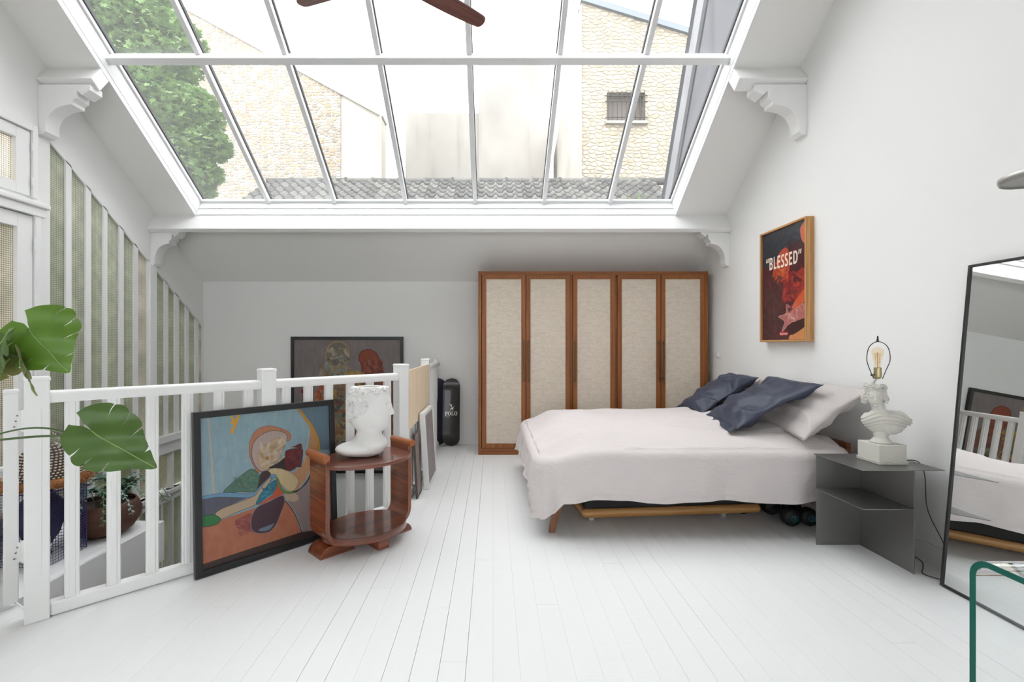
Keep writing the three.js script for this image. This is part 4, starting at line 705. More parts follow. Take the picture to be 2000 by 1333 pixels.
{
  const t = thing('bust_lamp', 'cream classical bust table lamp with a bare bulb on the nightstand', 'lamp', 2.171, 0.545, 2.632);
  part('plinth', join([rbox(0.152, 0.098, 0.152, 0.004, 0, 0.058, 0), rbox(0.16, 0.012, 0.16, 0.004, 0, 0.0065, 0)]), plaster, t);
  part('bead_edge', join([...Array(64)].map((_, i) => { const k = Math.floor(i / 16), f = (i % 16 + 0.5) / 16 * 0.16 - 0.08; return new THREE.SphereGeometry(0.0045, 6, 5).translate(...[[f, 0.013, 0.079], [f, 0.013, -0.079], [0.079, 0.013, f], [-0.079, 0.013, f]][k]); })), plaster, t);
  const Y = 0.107;
  part('socle', new THREE.LatheGeometry([[0.001, 0], [0.05, 0], [0.052, 0.006], [0.047, 0.012], [0.036, 0.024], [0.03, 0.036], [0.036, 0.05], [0.03, 0.07], [0.001, 0.07]].map(([a, b]) => new THREE.Vector2(a, b)), 32).translate(-0.012, Y, 0.01), plaster, t);
  // bust, base of the torso at y = 0.05
  const f = (x, y, z) => {
    const hx = x + 0.03, hy = y - 0.25, hz = z - 0.012, c = Math.cos(0.12), s = Math.sin(0.12), q = [c * hx + s * hz, hy, -s * hx + c * hz];   // head turned a little to its side
    let head = ell(q[0], q[1], q[2], 0, 0.008, 0, 0.036, 0.047, 0.042); head = smin(head, ell(q[0], q[1], q[2], 0, -0.02, 0.012, 0.025, 0.026, 0.026), 0.012);
    head = smin(head, cap(q[0], q[1], q[2], [0, 0.008, 0.04], [0, -0.012, 0.049], 0.0035, 0.006), 0.006);          // nose
    head = smax(head, -ell(q[0], q[1], q[2], -0.014, 0.005, 0.046, 0.0085, 0.0065, 0.01), 0.006); head = smax(head, -ell(q[0], q[1], q[2], 0.014, 0.005, 0.046, 0.0085, 0.0065, 0.01), 0.006);
    head = smin(head, ell(q[0], q[1], q[2], -0.014, 0.004, 0.0385, 0.0065, 0.0035, 0.004), 0.003); head = smin(head, ell(q[0], q[1], q[2], 0.014, 0.004, 0.0385, 0.0065, 0.0035, 0.004), 0.003);
    head = smin(head, ell(q[0], q[1], q[2], 0, -0.024, 0.037, 0.0095, 0.0025, 0.005), 0.003); head = smin(head, ell(q[0], q[1], q[2], 0, -0.030, 0.035, 0.008, 0.003, 0.005), 0.003); head = smin(head, ell(q[0], q[1], q[2], 0, -0.042, 0.03, 0.008, 0.007, 0.008), 0.006);
    let hair = ell(q[0], q[1], q[2], 0, 0.028, -0.014, 0.05, 0.046, 0.046); hair = smax(hair, -ell(q[0], q[1], q[2], 0, -0.012, 0.05, 0.034, 0.05, 0.032), 0.008);
    hair = smin(hair, ell(q[0], q[1], q[2], -0.046, -0.01, -0.012, 0.018, 0.03, 0.02), 0.012); hair = smin(hair, ell(q[0], q[1], q[2], 0.044, -0.005, -0.014, 0.015, 0.026, 0.02), 0.012);
    for (let i = 0; i < 9; i++) { const a = (i - 4) * 0.36; hair = smin(hair, ell(q[0], q[1], q[2], Math.sin(a) * 0.042, 0.062 + 0.006 * Math.cos(i * 2.1), Math.cos(a) * 0.028 - 0.006, 0.011, 0.013, 0.011), 0.006); }
    hair += 0.005 * Math.sin(q[0] * 230 + 3 * Math.sin(q[1] * 160)) * Math.sin(q[1] * 210 + q[2] * 150);
    let body = ell(x, y, z, 0.015, 0.105, 0, 0.088, 0.062, 0.056); body = smin(body, cap(x, y, z, [-0.055, 0.128, 0], [0.075, 0.142, -0.012], 0.036, 0.036), 0.03); body = smin(body, cap(x, y, z, [0.07, 0.135, -0.012], [0.118, 0.122, -0.02], 0.034, 0.018), 0.03);
    const fold = y + 0.45 * (x - 0.01) * (x - 0.01) * 8 - 0.10 * x; body -= 0.004 * smooth(0.085, 0.12, fold) * (1 - smooth(0.165, 0.185, fold)) * Math.sin(fold * 330); body += 0.0012 * Math.sin(x * 190 + y * 120);
    body = smax(body, 0.048 + 0.03 * Math.abs(x - 0.02) - y, 0.006);
    let d = smin(body, cap(x, y, z, [-0.005, 0.15, -0.002], [-0.026, 0.23, 0.005], 0.032, 0.026), 0.022); d = smin(d, head, 0.01); return smin(d, hair, 0.004);
  };
  part('bust', sdfMesh(f, [0.015, 0.185, 0], 0.17, 104).rotateY(-0.52).translate(0, Y, 0), plaster, t);
  const brass = std({ color: rgb(0.42, 0.35, 0.2), roughness: 0.38, metalness: 0.85 }), dark = std({ color: rgb(0.03, 0.028, 0.025), roughness: 0.4, metalness: 0.6 });
  const S = [-0.022, Y + 0.355];
  part('pipe', tube([[0.075, 0.11, -0.07], [0.065, 0.2, -0.072], [0.07, 0.30, -0.07], [0.01, Y + 0.32, -0.062], [-0.018, Y + 0.335, -0.03], [-0.022, Y + 0.365, -0.0]], 0.006, 60, 10), plaster, t);
  part('socket', new THREE.LatheGeometry([[0.001, 0], [0.011, 0], [0.017, 0.008], [0.019, 0.014], [0.019, 0.034], [0.017, 0.037], [0.018, 0.062], [0.015, 0.064], [0.001, 0.064]].map(([a, b]) => new THREE.Vector2(a, b)), 24).translate(S[0], S[1], 0), brass, t);
  part('switch_key', join([bar([S[0] - 0.018, S[1] + 0.022, 0.004], [S[0] - 0.038, S[1] + 0.022, 0.008], 0.003, 8), new THREE.SphereGeometry(0.006, 10, 8).translate(S[0] - 0.04, S[1] + 0.022, 0.008)]), dark, t);
  const bulb = part('bulb', new THREE.LatheGeometry([[0.012, 0], [0.0135, 0.02], [0.02, 0.05], [0.027, 0.078], [0.028, 0.09], [0.022, 0.105], [0.01, 0.114], [0.001, 0.116]].map(([a, b]) => new THREE.Vector2(a, b)), 28).translate(S[0], S[1] + 0.062, 0), phys({ color: rgb(0.99, 0.92, 0.8), transmission: 1, roughness: 0.02, thickness: 0, ior: 1.5 }), t);
  part('filament', join([0, 1, 2, 3, 4, 5].map((i) => { const a = i / 6 * 6.28, b = a + 0.5; return bar([S[0] + Math.cos(a) * 0.008, S[1] + 0.085, Math.sin(a) * 0.008], [S[0] + Math.cos(b) * 0.013, S[1] + 0.145, Math.sin(b) * 0.013], 0.0009, 5); }).concat([bar([S[0], S[1] + 0.06, 0], [S[0], S[1] + 0.15, 0], 0.0025, 6)])), std({ color: rgb(0.6, 0.4, 0.15), roughness: 0.5 }), bulb);
  part('harp', tube([[S[0] - 0.014, S[1] + 0.0, -0.012], [S[0] - 0.03, S[1] + 0.05, -0.02], [S[0] - 0.042, S[1] + 0.11, -0.026], [S[0] - 0.03, S[1] + 0.185, -0.018], [S[0], S[1] + 0.208, 0], [S[0] + 0.034, S[1] + 0.185, 0.018], [S[0] + 0.046, S[1] + 0.11, 0.026], [S[0] + 0.03, S[1] + 0.05, 0.018], [S[0] + 0.016, S[1] + 0.0, 0.01]].map(([x, y, z]) => [x + 0.002, y, z]), 0.0022, 80, 8), dark, t);
  part('finial', new THREE.LatheGeometry([[0.001, 0], [0.009, 0.001], [0.004, 0.008], [0.006, 0.014], [0.003, 0.02], [0.0045, 0.026], [0.001, 0.034]].map(([a, b]) => new THREE.Vector2(a, b)), 16).translate(S[0], S[1] + 0.207, 0), dark, t);
}
const cordMat = std({ color: rgb(0.10, 0.085, 0.065), roughness: 0.6 });
single('lamp_cord', 'thin brown lamp cord hanging from the nightstand to the floor', 'cord', tube([[2.24, 0.552, -2.62], [2.30, 0.556, -2.62], [2.345, 0.552, -2.60], [2.36, 0.50, -2.58], [2.362, 0.30, -2.56], [2.372, 0.15, -2.48], [2.37, 0.02, -2.42], [2.33, 0.006, -2.38], [2.27, 0.005, -2.40], [2.24, 0.005, -2.45], [2.30, 0.005, -2.52], [2.36, 0.006, -2.60], [2.375, 0.006, -2.9]], 0.0028, 160, 6), cordMat);
function plate(name, label, d, y, w, h) { const t = thing(name, label, 'switch', XR - 0.001, y, d, -PI / 2); part('cover', rbox(w, h, 0.01, 0.003, 0, 0, 0.005), M.white, t); part('rocker', rbox(w * 0.5, h * 0.55, 0.008, 0.002, 0, 0, 0.012), M.white, t); return t; }
plate('light_switch', 'small white light switch beside the wardrobe', 5.02, 1.1, 0.07, 0.08); plate('wall_socket', 'small white wall socket above the far pillow', 4.62, 0.885, 0.075, 0.075);

// ------------------------------------------------------------------ leaning mirror
{
  const t = thing('floor_mirror', 'tall black-framed mirror leaning on the plain wall', 'mirror', 2.235, 0.001, 1.945, -PI / 2); t.rotation.order = 'YXZ'; t.rotation.x = -Math.atan(0.15 / 1.6) + 0.004;
  part('frame', frameRing(0.8, 1.598, 0.012, 0.026, 0.001).translate(0, 0, -0.013), blackFrame, t);
  part('mirror_glass', new THREE.BoxGeometry(0.78, 1.576, 0.005).translate(0, 0.799, 0.004), std({ color: rgb(0.86, 0.88, 0.875), metalness: 1, roughness: 0.0 }), t);
  part('backing', new THREE.BoxGeometry(0.785, 1.58, 0.006).translate(0, 0.799, -0.009), M.dark, t);
}
// ------------------------------------------------------------------ bent glass table
{
  const r = 0.04, th = 0.012, H = 0.75, d1 = 1.008, d0 = 0.1, o = [], n = [];
  const arc = (cx, cy, R, a0, a1, out) => { for (let i = 0; i <= 8; i++) { const a = lerp(a0, a1, i / 8); out.push([cx + Math.cos(a) * R, cy + Math.sin(a) * R]); } };
  o.push([d1, 0.001]); arc(d1 - r, H - r, r, 0, PI / 2, o); arc(d0 + r, H - r, r, PI / 2, PI, o); o.push([d0, 0.001]);
  n.push([d0 + th, 0.001]); arc(d0 + r, H - r, r - th, PI, PI / 2, n); arc(d1 - r, H - r, r - th, PI / 2, 0, n); n.push([d1 - th, 0.001]);
  const t = thing('glass_table', 'bent clear glass table with green edges in front of the mirror', 'table', 1.3, 0, 0.55), P = [...o, ...n].reverse().map(([d, y]) => [d - 0.55, y]);
  part('glass_sheet', wallX(P, -0.279, 0.279), phys({ color: 0xffffff, transmission: 1, roughness: 0, ior: 1.5, thickness: 0.012, attenuationColor: rgb(0.30, 0.80, 0.68), attenuationDistance: 0.6 }), t);
  const green = phys({ color: rgb(0.012, 0.11, 0.085), roughness: 0.45, specularIntensity: 0.3 });
  for (const x of [-0.2805, 0.279]) part('polished_edge', wallX(P, x, x + 0.0015), green, t).userData.label = 'green polished glass edge';
}
// ------------------------------------------------------------------ floor lamp with a flat disc head (mostly outside the picture)
{
  const t = thing('disc_lamp', 'brushed metal disc lamp head at the edge of the picture', 'lamp', 2.165, 0, 1.42), m = std({ color: rgb(0.42, 0.41, 0.39), roughness: 0.38, metalness: 0.8 });
  part('base', new THREE.LatheGeometry([[0.001, 0], [0.13, 0], [0.132, 0.008], [0.125, 0.014], [0.02, 0.018], [0.001, 0.018]].map(([a, b]) => new THREE.Vector2(a, b)), 40), m, t);
  part('pole', bar([0, 0.015, 0], [0, 1.84, 0], 0.009, 14), m, t); part('arm', tube([[0, 1.84, 0], [-0.06, 1.86, -0.05], [-0.2, 1.83, -0.16], [-0.235, 1.795, -0.18]], 0.007, 30, 10), m, t);
  part('shade', new THREE.LatheGeometry([[0.001, 0.016], [0.14, 0.016], [0.149, 0.012], [0.15, 0.0], [0.147, -0.01], [0.142, -0.012], [0.142, -0.006], [0.001, -0.006]].map(([a, b]) => new THREE.Vector2(a, b)), 56).rotateX(0.0).rotateZ(0.06).translate(-0.235, 1.785, -0.18), m, t);
}
// ------------------------------------------------------------------ ceiling fan
{
  const t = thing('ceiling_fan', 'dark reddish-brown wooden ceiling fan hanging under the roof window', 'fan', -0.524, 3.1, 2.41), wood = std({ map: woodMap('#7a4a42', '#5a322c', 27, [0.5, 0.1]), roughness: 0.45 });
  const gap = 0.0; const a0 = Math.atan2(0.373, 0.466);
  for (let i = 0; i < 3; i++) {
    const s = new THREE.Shape(); s.moveTo(0.08, -0.03); s.lineTo(0.2, -0.052); s.quadraticCurveTo(0.4, -0.056, 0.575, -0.04); s.quadraticCurveTo(0.598, -0.034, 0.6, 0); s.quadraticCurveTo(0.598, 0.034, 0.575, 0.04); s.quadraticCurveTo(0.4, 0.056, 0.2, 0.052); s.lineTo(0.08, 0.03); s.closePath();
    const g = ext(s, 0.014, 0.005).rotateX(-PI / 2).translate(0, -0.007, 0).rotateX(-0.22); part('blade', g.rotateY(a0 + i * 2 * PI / 3), wood, t);
  }
  part('motor', new THREE.LatheGeometry([[0.001, -0.06], [0.06, -0.055], [0.095, -0.03], [0.1, 0.02], [0.08, 0.06], [0.02, 0.09], [0.001, 0.09]].map(([a, b]) => new THREE.Vector2(a, b)), 36), wood, t);
  part('canopy', bar([0, 1.1, 0], [0, 1.18, 0], 0.06, 24, 0.065), wood, t); part('downrod', bar([0, 0.08, 0], [0, 1.165, 0], 0.011, 12), std({ color: rgb(0.05, 0.045, 0.04), roughness: 0.5 }), t);
}

// ------------------------------------------------------------------ side table with plaster head
{
  const t = thing('side_table', 'glossy rosewood oval side table with scroll handles and two tiers', 'table', -0.797, 0, 2.885, Math.atan2(0.714, 0.70));
  const maps = [woodMap('#8a4319', '#4d210c', 81, [0.7, 0.16], 1.15), woodMap('#7a3516', '#431a0a', 83, [0.6, 0.14], 1.15)], rose = maps.map((map) => phys({ map, roughness: 0.4, clearcoat: 1, clearcoatRoughness: 0.05 })), amber = phys({ map: woodMap('#a9602f', '#8a4822', 85, [0.3, 0.1]), roughness: 0.4, clearcoat: 0.6, clearcoatRoughness: 0.15 });
  const oval = (a, b, y0, y1, bev) => { const s = new THREE.Shape(); s.absellipse(0, 0, a, b, 0, 2 * PI); return ext(s, y1 - y0, bev, { curveSegments: 64 }).rotateX(-PI / 2).translate(0, y0, 0); };
  part('table_top', oval(0.292, 0.225, 0.5, 0.522, 0.004).translate(0, 0, 0.034), rose[1], t); part('lower_shelf', oval(0.262, 0.212, 0.07, 0.112, 0.005).translate(0, 0, 0.028), rose[1], t);
  for (const s of [-1, 1]) {
    const sh = new THREE.Shape(); const pts = []; const th = 0.026, X1 = 0.288, R = 0.1;
    pts.push([X1 - th, 0.56], [X1, 0.56], [X1, 0.06 + R]); for (let i = 1; i <= 8; i++) { const a = -i / 8 * PI / 2; pts.push([X1 - R + Math.cos(a) * R, 0.06 + R + Math.sin(a) * R]); }
    pts.push([0.12, 0.06], [0.12, 0.06 + th]); for (let i = 8; i >= 0; i--) { const a = -i / 8 * PI / 2; pts.push([X1 - R + Math.cos(a) * (R - th), 0.06 + R + Math.sin(a) * (R - th)]); }
    const g = ext(shape(s > 0 ? pts.reverse().reverse() : pts.map(([a, b]) => [-a, b]).reverse()), 0.2, 0.003).translate(0, 0, -0.1); const uv = g.attributes.uv; for (let i = 0; i < uv.count; i++) uv.setXY(i, uv.getY(i), uv.getX(i));
    part('side_panel', g, rose[0], t);
    part('handle', join([bar([s * 0.288, 0.568, -0.112], [s * 0.288, 0.568, 0.112], 0.021, 24), rbox(0.026, 0.03, 0.2, 0.004, s * 0.28, 0.548, 0)]), amber, t);
    const ft = new THREE.Shape(); ft.moveTo(0.1 * s, 0); ft.lineTo(0.308 * s, 0); ft.quadraticCurveTo(0.304 * s, 0.045, 0.25 * s, 0.06); ft.lineTo(0.1 * s, 0.06); ft.closePath();
    const P = ft.getPoints(8).map((p) => [p.x, p.y]); part('foot', ext(shape(s > 0 ? P : P.reverse()), 0.16, 0.003).translate(0, 0, -0.08), rose[0], t);
  }
  part('cross_foot', rbox(0.075, 0.07, 0.36, 0.006, 0.02, 0.035, 0.025, 2, 2), rose[0], t);
}
{
  const t = thing('plaster_head', 'white plaster classical head planter on the side table', 'sculpture', -0.785, 0.5225, 2.865, 0.0);
  const f = (x, y, z) => {
    const az = Math.abs(z);
    let cr = ell(x, y, z, 0.033, 0.315, 0, 0.122, 0.175, 0.093), face = ell(x, y, z, 0.08, 0.275, 0, 0.08, 0.125, 0.072); cr = smin(cr, ell(x, y, z, -0.012, 0.235, 0, 0.07, 0.075, 0.082), 0.03); let d = smin(cr, face, 0.03);
    d = smin(d, ell(x, y, z, 0.1, 0.198, 0, 0.054, 0.036, 0.05), 0.02); d = smin(d, ell(x, y, az, 0.06, 0.215, 0.035, 0.062, 0.046, 0.034), 0.025);
    d = smin(d, cap(x, y, z, [0.155, 0.325, 0], [0.172, 0.262, 0], 0.008, 0.0125), 0.012); d = smin(d, ell(x, y, az, 0.158, 0.256, 0.012, 0.012, 0.009, 0.009), 0.008);
    d = smin(d, cap(x, y, az, [0.153, 0.338, 0.012], [0.132, 0.335, 0.05], 0.008, 0.007), 0.012);                                  // brow
    d = smax(d, -ell(x, y, az, 0.156, 0.312, 0.032, 0.018, 0.013, 0.019), 0.012); d = smin(d, ell(x, y, az, 0.137, 0.311, 0.031, 0.012, 0.009, 0.014), 0.005);
    d = smin(d, ell(x, y, z, 0.153, 0.232, 0, 0.011, 0.0055, 0.022), 0.005); d = smin(d, ell(x, y, z, 0.15, 0.22, 0, 0.011, 0.006, 0.019), 0.005); d = smin(d, ell(x, y, z, 0.14, 0.19, 0, 0.017, 0.016, 0.02), 0.014);
        // curls
    const hairline = smooth(0.0, 0.03, (y - 0.375) * 0.9 + Math.max(0, 0.115 - x) * 1.15 - Math.max(0, 0.27 - y) * 0.9 + 0.012 * (noise3(x * 30, y * 30, z * 30, 5) - 0.5)) * smooth(0.165, 0.2, y);
    const n = noise3(x * 34, y * 34, z * 34, 7), cx = Math.sin(x * 150 + 8 * n), cy = Math.sin(y * 160 + 9 * noise3(x * 30, y * 30, z * 30, 9)), cz = Math.sin(z * 190 + 7 * n);
    d -= hairline * (0.009 + 0.007 * cx * cy + 0.005 * cy * cz + 0.006 * (noise3(x * 60, y * 60, z * 60, 3) - 0.5));
    d = smin(d, cap(x, y, z, [0.035, 0.24, 0], [0.024, 0.1, 0], 0.066, 0.07), 0.012);
    let sh = ell(x, y, z, -0.03, 0.045, 0, 0.14, 0.042, 0.13); sh = smin(sh, ell(x, y, z, 0.055, 0.07, 0, 0.085, 0.05, 0.1), 0.03); d = smin(d, sh, 0.07);
    d += 0.0015 * (noise3(x * 40, y * 40, z * 40, 11) - 0.5);
    d = smax(d, 0.001 - y + 0.16 * Math.max(0, Math.abs(x - 0.01) - 0.07) * 2.2, 0.006); d = smax(d, y - 0.422, 0.006);
    return smax(d, -Math.max(Math.hypot((x - 0.03) / 1.15, z) - 0.062, 0.3 - y), 0.006);
  };
  part('head', sdfMesh(f, [0.005, 0.21, 0], 0.235, 128), std({ color: rgb(0.80, 0.79, 0.77), roughness: 0.7 }), t);
}

// ------------------------------------------------------------------ swiss cheese plant at the picture's edge
const leafGreen = phys({ color: rgb(0.125, 0.25, 0.03), transmission: 0.3, thickness: 0, roughness: 0.42, ior: 1.4 }), leafDeep = phys({ color: rgb(0.08, 0.155, 0.032), transmission: 0.22, thickness: 0, roughness: 0.4, ior: 1.4 }), leafDry = phys({ color: rgb(0.14, 0.15, 0.03), transmission: 0.3, thickness: 0, roughness: 0.55, ior: 1.4 }), stemMat = std({ color: rgb(0.06, 0.11, 0.03), roughness: 0.5 }), rootMat = std({ color: rgb(0.05, 0.025, 0.02), roughness: 0.8 }), veinMat = std({ color: rgb(0.22, 0.33, 0.09), roughness: 0.5 });
[leafGreen, leafDeep, leafDry].forEach((m) => m.side = THREE.DoubleSide);
// leaf in its own plane: stalk joint at the origin, tip along +y; lobes between slits run out along the side veins
function cheeseLeaf(L, W, opt = {}) {
  const { lobes = 6, cut = 0.5, gap = 0.5, droop = 0.25, fold = 0.18, seed = 1, back = 0.36 } = opt, parts = [];
  const bend = (x, y) => [x, y, -droop * y * Math.abs(y) / L - fold * x * x / W - 0.0 + 0.03 * L * Math.sin(x * 30 / W * 0.2 + y * 9 / L)];
  const half = (t) => W * (0.06 + 0.94 * Math.pow(Math.sin(PI * Math.pow(t, 0.62)), 0.8)) * (1 - 0.42 * smooth(0.55, 1, t)) * (1 - smooth(0.97, 1, t)), rise = (t) => L * lerp(-back, 1, Math.pow(t, 0.95));
  for (const s of [-1, 1]) for (let k = 0; k < lobes; k++) {
    const t0 = k / lobes, t1 = (k + 1) / lobes, R = rng(seed * 31 + k + (s > 0 ? 50 : 0)), c = cut * (0.8 + 0.5 * R()), open = k === 0 ? gap * 0.3 : gap * (0.5 + R());
    parts.push(gridGeo(8, 12, (u, r) => {
      const w = 1 - open * smooth(c, 1, r) * 0.55, tm = (t0 + t1) / 2, t = clamp(tm + (lerp(t0, t1, u) - tm) * w), e = 1 - 0.05 * Math.pow(Math.abs(u * 2 - 1), 3) * smooth(0.7, 1, r);
      const x = s * half(t) * r * e, y = lerp(L * 0.97 * Math.pow(t, 1.35), rise(t), r * e) + 0.07 * L * r * (1 - r) * (1 - t); return [...bend(x, y), t, r];
    }));
  }
  const g = join(parts); g.userData = {}; return { blade: g, rib: tube([...Array(7)].map((_, i) => { const y = i / 6 * L * 0.97, p = bend(0, y); return [p[0], p[1], p[2] + 0.001]; }), 0.0022, 24, 5), bend };
}
{
  const d = 1.5, k = 920 / d, PX = (px, py, dd = d) => [(px - 963) * dd / 920, 1.2 - (py - 673) * dd / 920, -dd], base = [-2.12, 0, -1.42];
  const t = thing('monstera_plant', 'tall swiss cheese plant with split green leaves reaching into view', 'plant', base[0], 0, 1.42);
  const rel = (p) => [p[0] - base[0], p[1], p[2] - base[2]];
  const pot = part('pot', new THREE.LatheGeometry([[0.001, 0.002], [0.13, 0.002], [0.15, 0.02], [0.17, 0.28], [0.175, 0.3], [0.165, 0.3], [0.155, 0.26], [0.001, 0.26]].map(([a, b]) => new THREE.Vector2(a, b)), 36), std({ color: rgb(0.5, 0.47, 0.42), roughness: 0.8 }), t);
  part('stem', tube([[0, 0.25, 0], [0.02, 0.5, 0], [0.1, 0.72, 0], [0.22, 0.95, -0.02], [0.4, 1.13, -0.04], rel(PX(28, 693))], 0.013, 50, 10), rootMat, t);
  function leaf(label, J, tip, nrm, mat, geo, stem) {
    const o = cheeseLeaf(...geo), V = new THREE.Vector3(...tip).normalize(), N = new THREE.Vector3(...nrm); N.addScaledVector(V, -N.dot(V)).normalize(); const U = new THREE.Vector3().crossVectors(V, N);
    const m = part('leaf', o.blade, mat, t); m.userData.label = label; m.quaternion.setFromRotationMatrix(new THREE.Matrix4().makeBasis(U, V, N)); m.position.set(...rel(J)); part('midrib', o.rib, veinMat, m);
    if (stem) part('leaf_stalk', tube([...stem.map((p) => rel(p)), rel(J)], 0.0036, 40, 8), stemMat, t);
  }
  leaf('bright green split leaf, upper one', PX(57, 643), [0.66, -0.70, 0.15], [0.1, 0.35, 1], leafGreen, [0.175, 0.125, { seed: 3, cut: 0.42, gap: 0.2, lobes: 5, droop: 0.3 }], [PX(-30, 760), PX(22, 700)]);
  leaf('deep green split leaf pointing towards the leaning painting', PX(179, 842), [0.86, -0.5, 0.1], [-0.05, 0.45, 1], leafDeep, [0.215, 0.108, { seed: 8, cut: 0.45, gap: 0.2, lobes: 5, droop: 0.35 }], [PX(-60, 866), PX(60, 854), PX(135, 850)]);
  leaf('drooping yellowing leaf', PX(40, 700, 1.46), [0.28, -0.95, 0.1], [-0.9, 0.1, 0.6], leafDry, [0.13, 0.06, { seed: 12, cut: 0.35, gap: 0.7, lobes: 3, droop: 0.2 }], [PX(10, 690, 1.46)]);
  leaf('green leaf partly outside the picture', PX(-18, 700, 1.44), [0.5, 0.75, 0.2], [-0.3, 0.3, 1], leafDeep, [0.12, 0.07, { seed: 15, cut: 0.4, gap: 0.5, lobes: 4 }], [PX(-60, 760, 1.44)]);
  leaf('small brownish leaf near the stem', PX(20, 700, 1.47), [-0.5, -0.8, 0.1], [0.4, 0.2, 1], leafDry, [0.09, 0.045, { seed: 19, cut: 0.4, gap: 0.4, lobes: 3 }], null);
  part('aerial_root', tube([rel(PX(-60, 872)), rel(PX(0, 848)), rel(PX(55, 837)), rel(PX(100, 838)), rel(PX(150, 850))], 0.003, 40, 6), stemMat, t);
}

// ------------------------------------------------------------------ things on the ledge beyond the railing
{
  const t = thing('succulent_bowl', 'round brown clay bowl of blue-green succulents on the ledge', 'plant', -2.47, 0.0, 2.995);
  part('bowl', new THREE.LatheGeometry([[0.001, 0.0], [0.1, 0.0], [0.15, 0.03], [0.19, 0.09], [0.195, 0.14], [0.175, 0.19], [0.165, 0.205], [0.155, 0.2], [0.165, 0.16], [0.001, 0.15]].map(([a, b]) => new THREE.Vector2(a, b)), 44), std({ roughness: 0.8, map: tex(256, 128, (u, v) => mix3(hex('#4a2f26'), hex('#6b4a3b'), fbm(u, v, 8, 10, 4, 93)), true) }), t);
  part('soil', new THREE.CylinderGeometry(0.158, 0.15, 0.03, 32).translate(0, 0.165, 0), rootMat, t);
  const sm = [rgb(0.16, 0.25, 0.2), rgb(0.22, 0.31, 0.27), rgb(0.07, 0.14, 0.05)].map((color) => std({ color, roughness: 0.6 })); sm.forEach((m) => m.side = THREE.DoubleSide);
  const R = rng(44);
  for (let i = 0; i < 26; i++) {
    const a = R() * 6.28, r = 0.15 * Math.sqrt(R()), gs = [], n = 12, sz = 0.035 + R() * 0.025; for (let j = 0; j < n; j++) gs.push(leafGeo(sz, sz * 0.3).rotateX(-0.15 - 0.9 * (j / n)).rotateY(j * 2.4));
    const m = part('rosette', join(gs), sm[Math.floor(R() * 3)], t); m.position.set(Math.cos(a) * r, 0.20 + R() * 0.13, Math.sin(a) * r); m.rotation.set((R() - 0.5) * 0.8, R() * 6, (R() - 0.5) * 0.8);
  }
  for (let i = 0; i < 7; i++) {
    const a = -1.2 + i * 0.42, c = Math.cos(a), s = Math.sin(a), L = 0.08 + R() * 0.07, P = [[c * 0.1, 0.2, s * 0.1], [c * 0.17, 0.3 + R() * 0.05, s * 0.17], [c * (0.2 + L * 0.6), 0.25, s * (0.2 + L * 0.6)], [c * (0.22 + L), 0.12 + R() * 0.1, s * (0.22 + L)]], cv = new THREE.CatmullRomCurve3(P.map((p) => new THREE.Vector3(...p))), gs = [new THREE.TubeGeometry(cv, 20, 0.0022, 5)];
    for (let j = 3; j < 20; j++) { const p = cv.getPoint(j / 20); for (const q of [0, 3.1]) gs.push(leafGeo(0.022, 0.007).rotateX(0.2).rotateY(q + j * 1.3).translate(p.x, p.y, p.z)); }
    part('trailing_stem', join(gs), sm[i % 3], t);
  }
}
{
  const t = thing('wire_basket', 'blue wire mesh basket with a dark vase inside on the ledge', 'basket', -2.55, 0.002, 2.65), blue = std({ color: rgb(0.035, 0.035, 0.16), roughness: 0.5 });
  const W = 0.3, H = 0.4, D = 0.26, r = 0.0013, st = 0.0165, face = (w, h, f) => { const gs = []; for (let a = -w / 2; a <= w / 2 + 1e-6; a += w / Math.round(w / st)) gs.push(bar(f(a, 0), f(a, h), r, 4)); for (let y = 0; y <= h + 1e-6; y += h / Math.round(h / st)) gs.push(bar(f(-w / 2, y), f(w / 2, y), r, 4)); return join(gs); };
  for (const s of [-1, 1]) { part('wire_mesh', face(W, H, (a, y) => [a, y + 0.002, s * D / 2]), blue, t).userData.kind = 'stuff'; part('wire_mesh', face(D, H, (a, y) => [s * W / 2, y + 0.002, a]), blue, t).userData.kind = 'stuff'; }
  for (const sx of [-1, 1]) for (const sz of [-1, 1]) part('corner_rod', bar([sx * W / 2, 0, sz * D / 2], [sx * W / 2, H, sz * D / 2], 0.003, 8), blue, t);
  part('rim', tube([[-W / 2, H, -D / 2], [W / 2, H, -D / 2], [W / 2, H, D / 2], [-W / 2, H, D / 2]], 0.004, 80, 6, true), blue, t);
  const v = single('dark_vase', 'dark round vase standing inside the blue wire basket', 'vase', new THREE.LatheGeometry([[0.001, 0], [0.04, 0], [0.05, 0.01], [0.035, 0.05], [0.08, 0.12], [0.11, 0.22], [0.1, 0.3], [0.05, 0.36], [0.055, 0.38], [0.001, 0.38]].map(([a, b]) => new THREE.Vector2(a, b)), 32).translate(-2.55, 0.004, -2.655), std({ color: rgb(0.02, 0.017, 0.04), roughness: 0.45 }));
}
const shellM = std({ color: rgb(0.62, 0.55, 0.46), roughness: 0.5 }), hideM = std({ color: rgb(0.06, 0.04, 0.03), roughness: 0.8 });
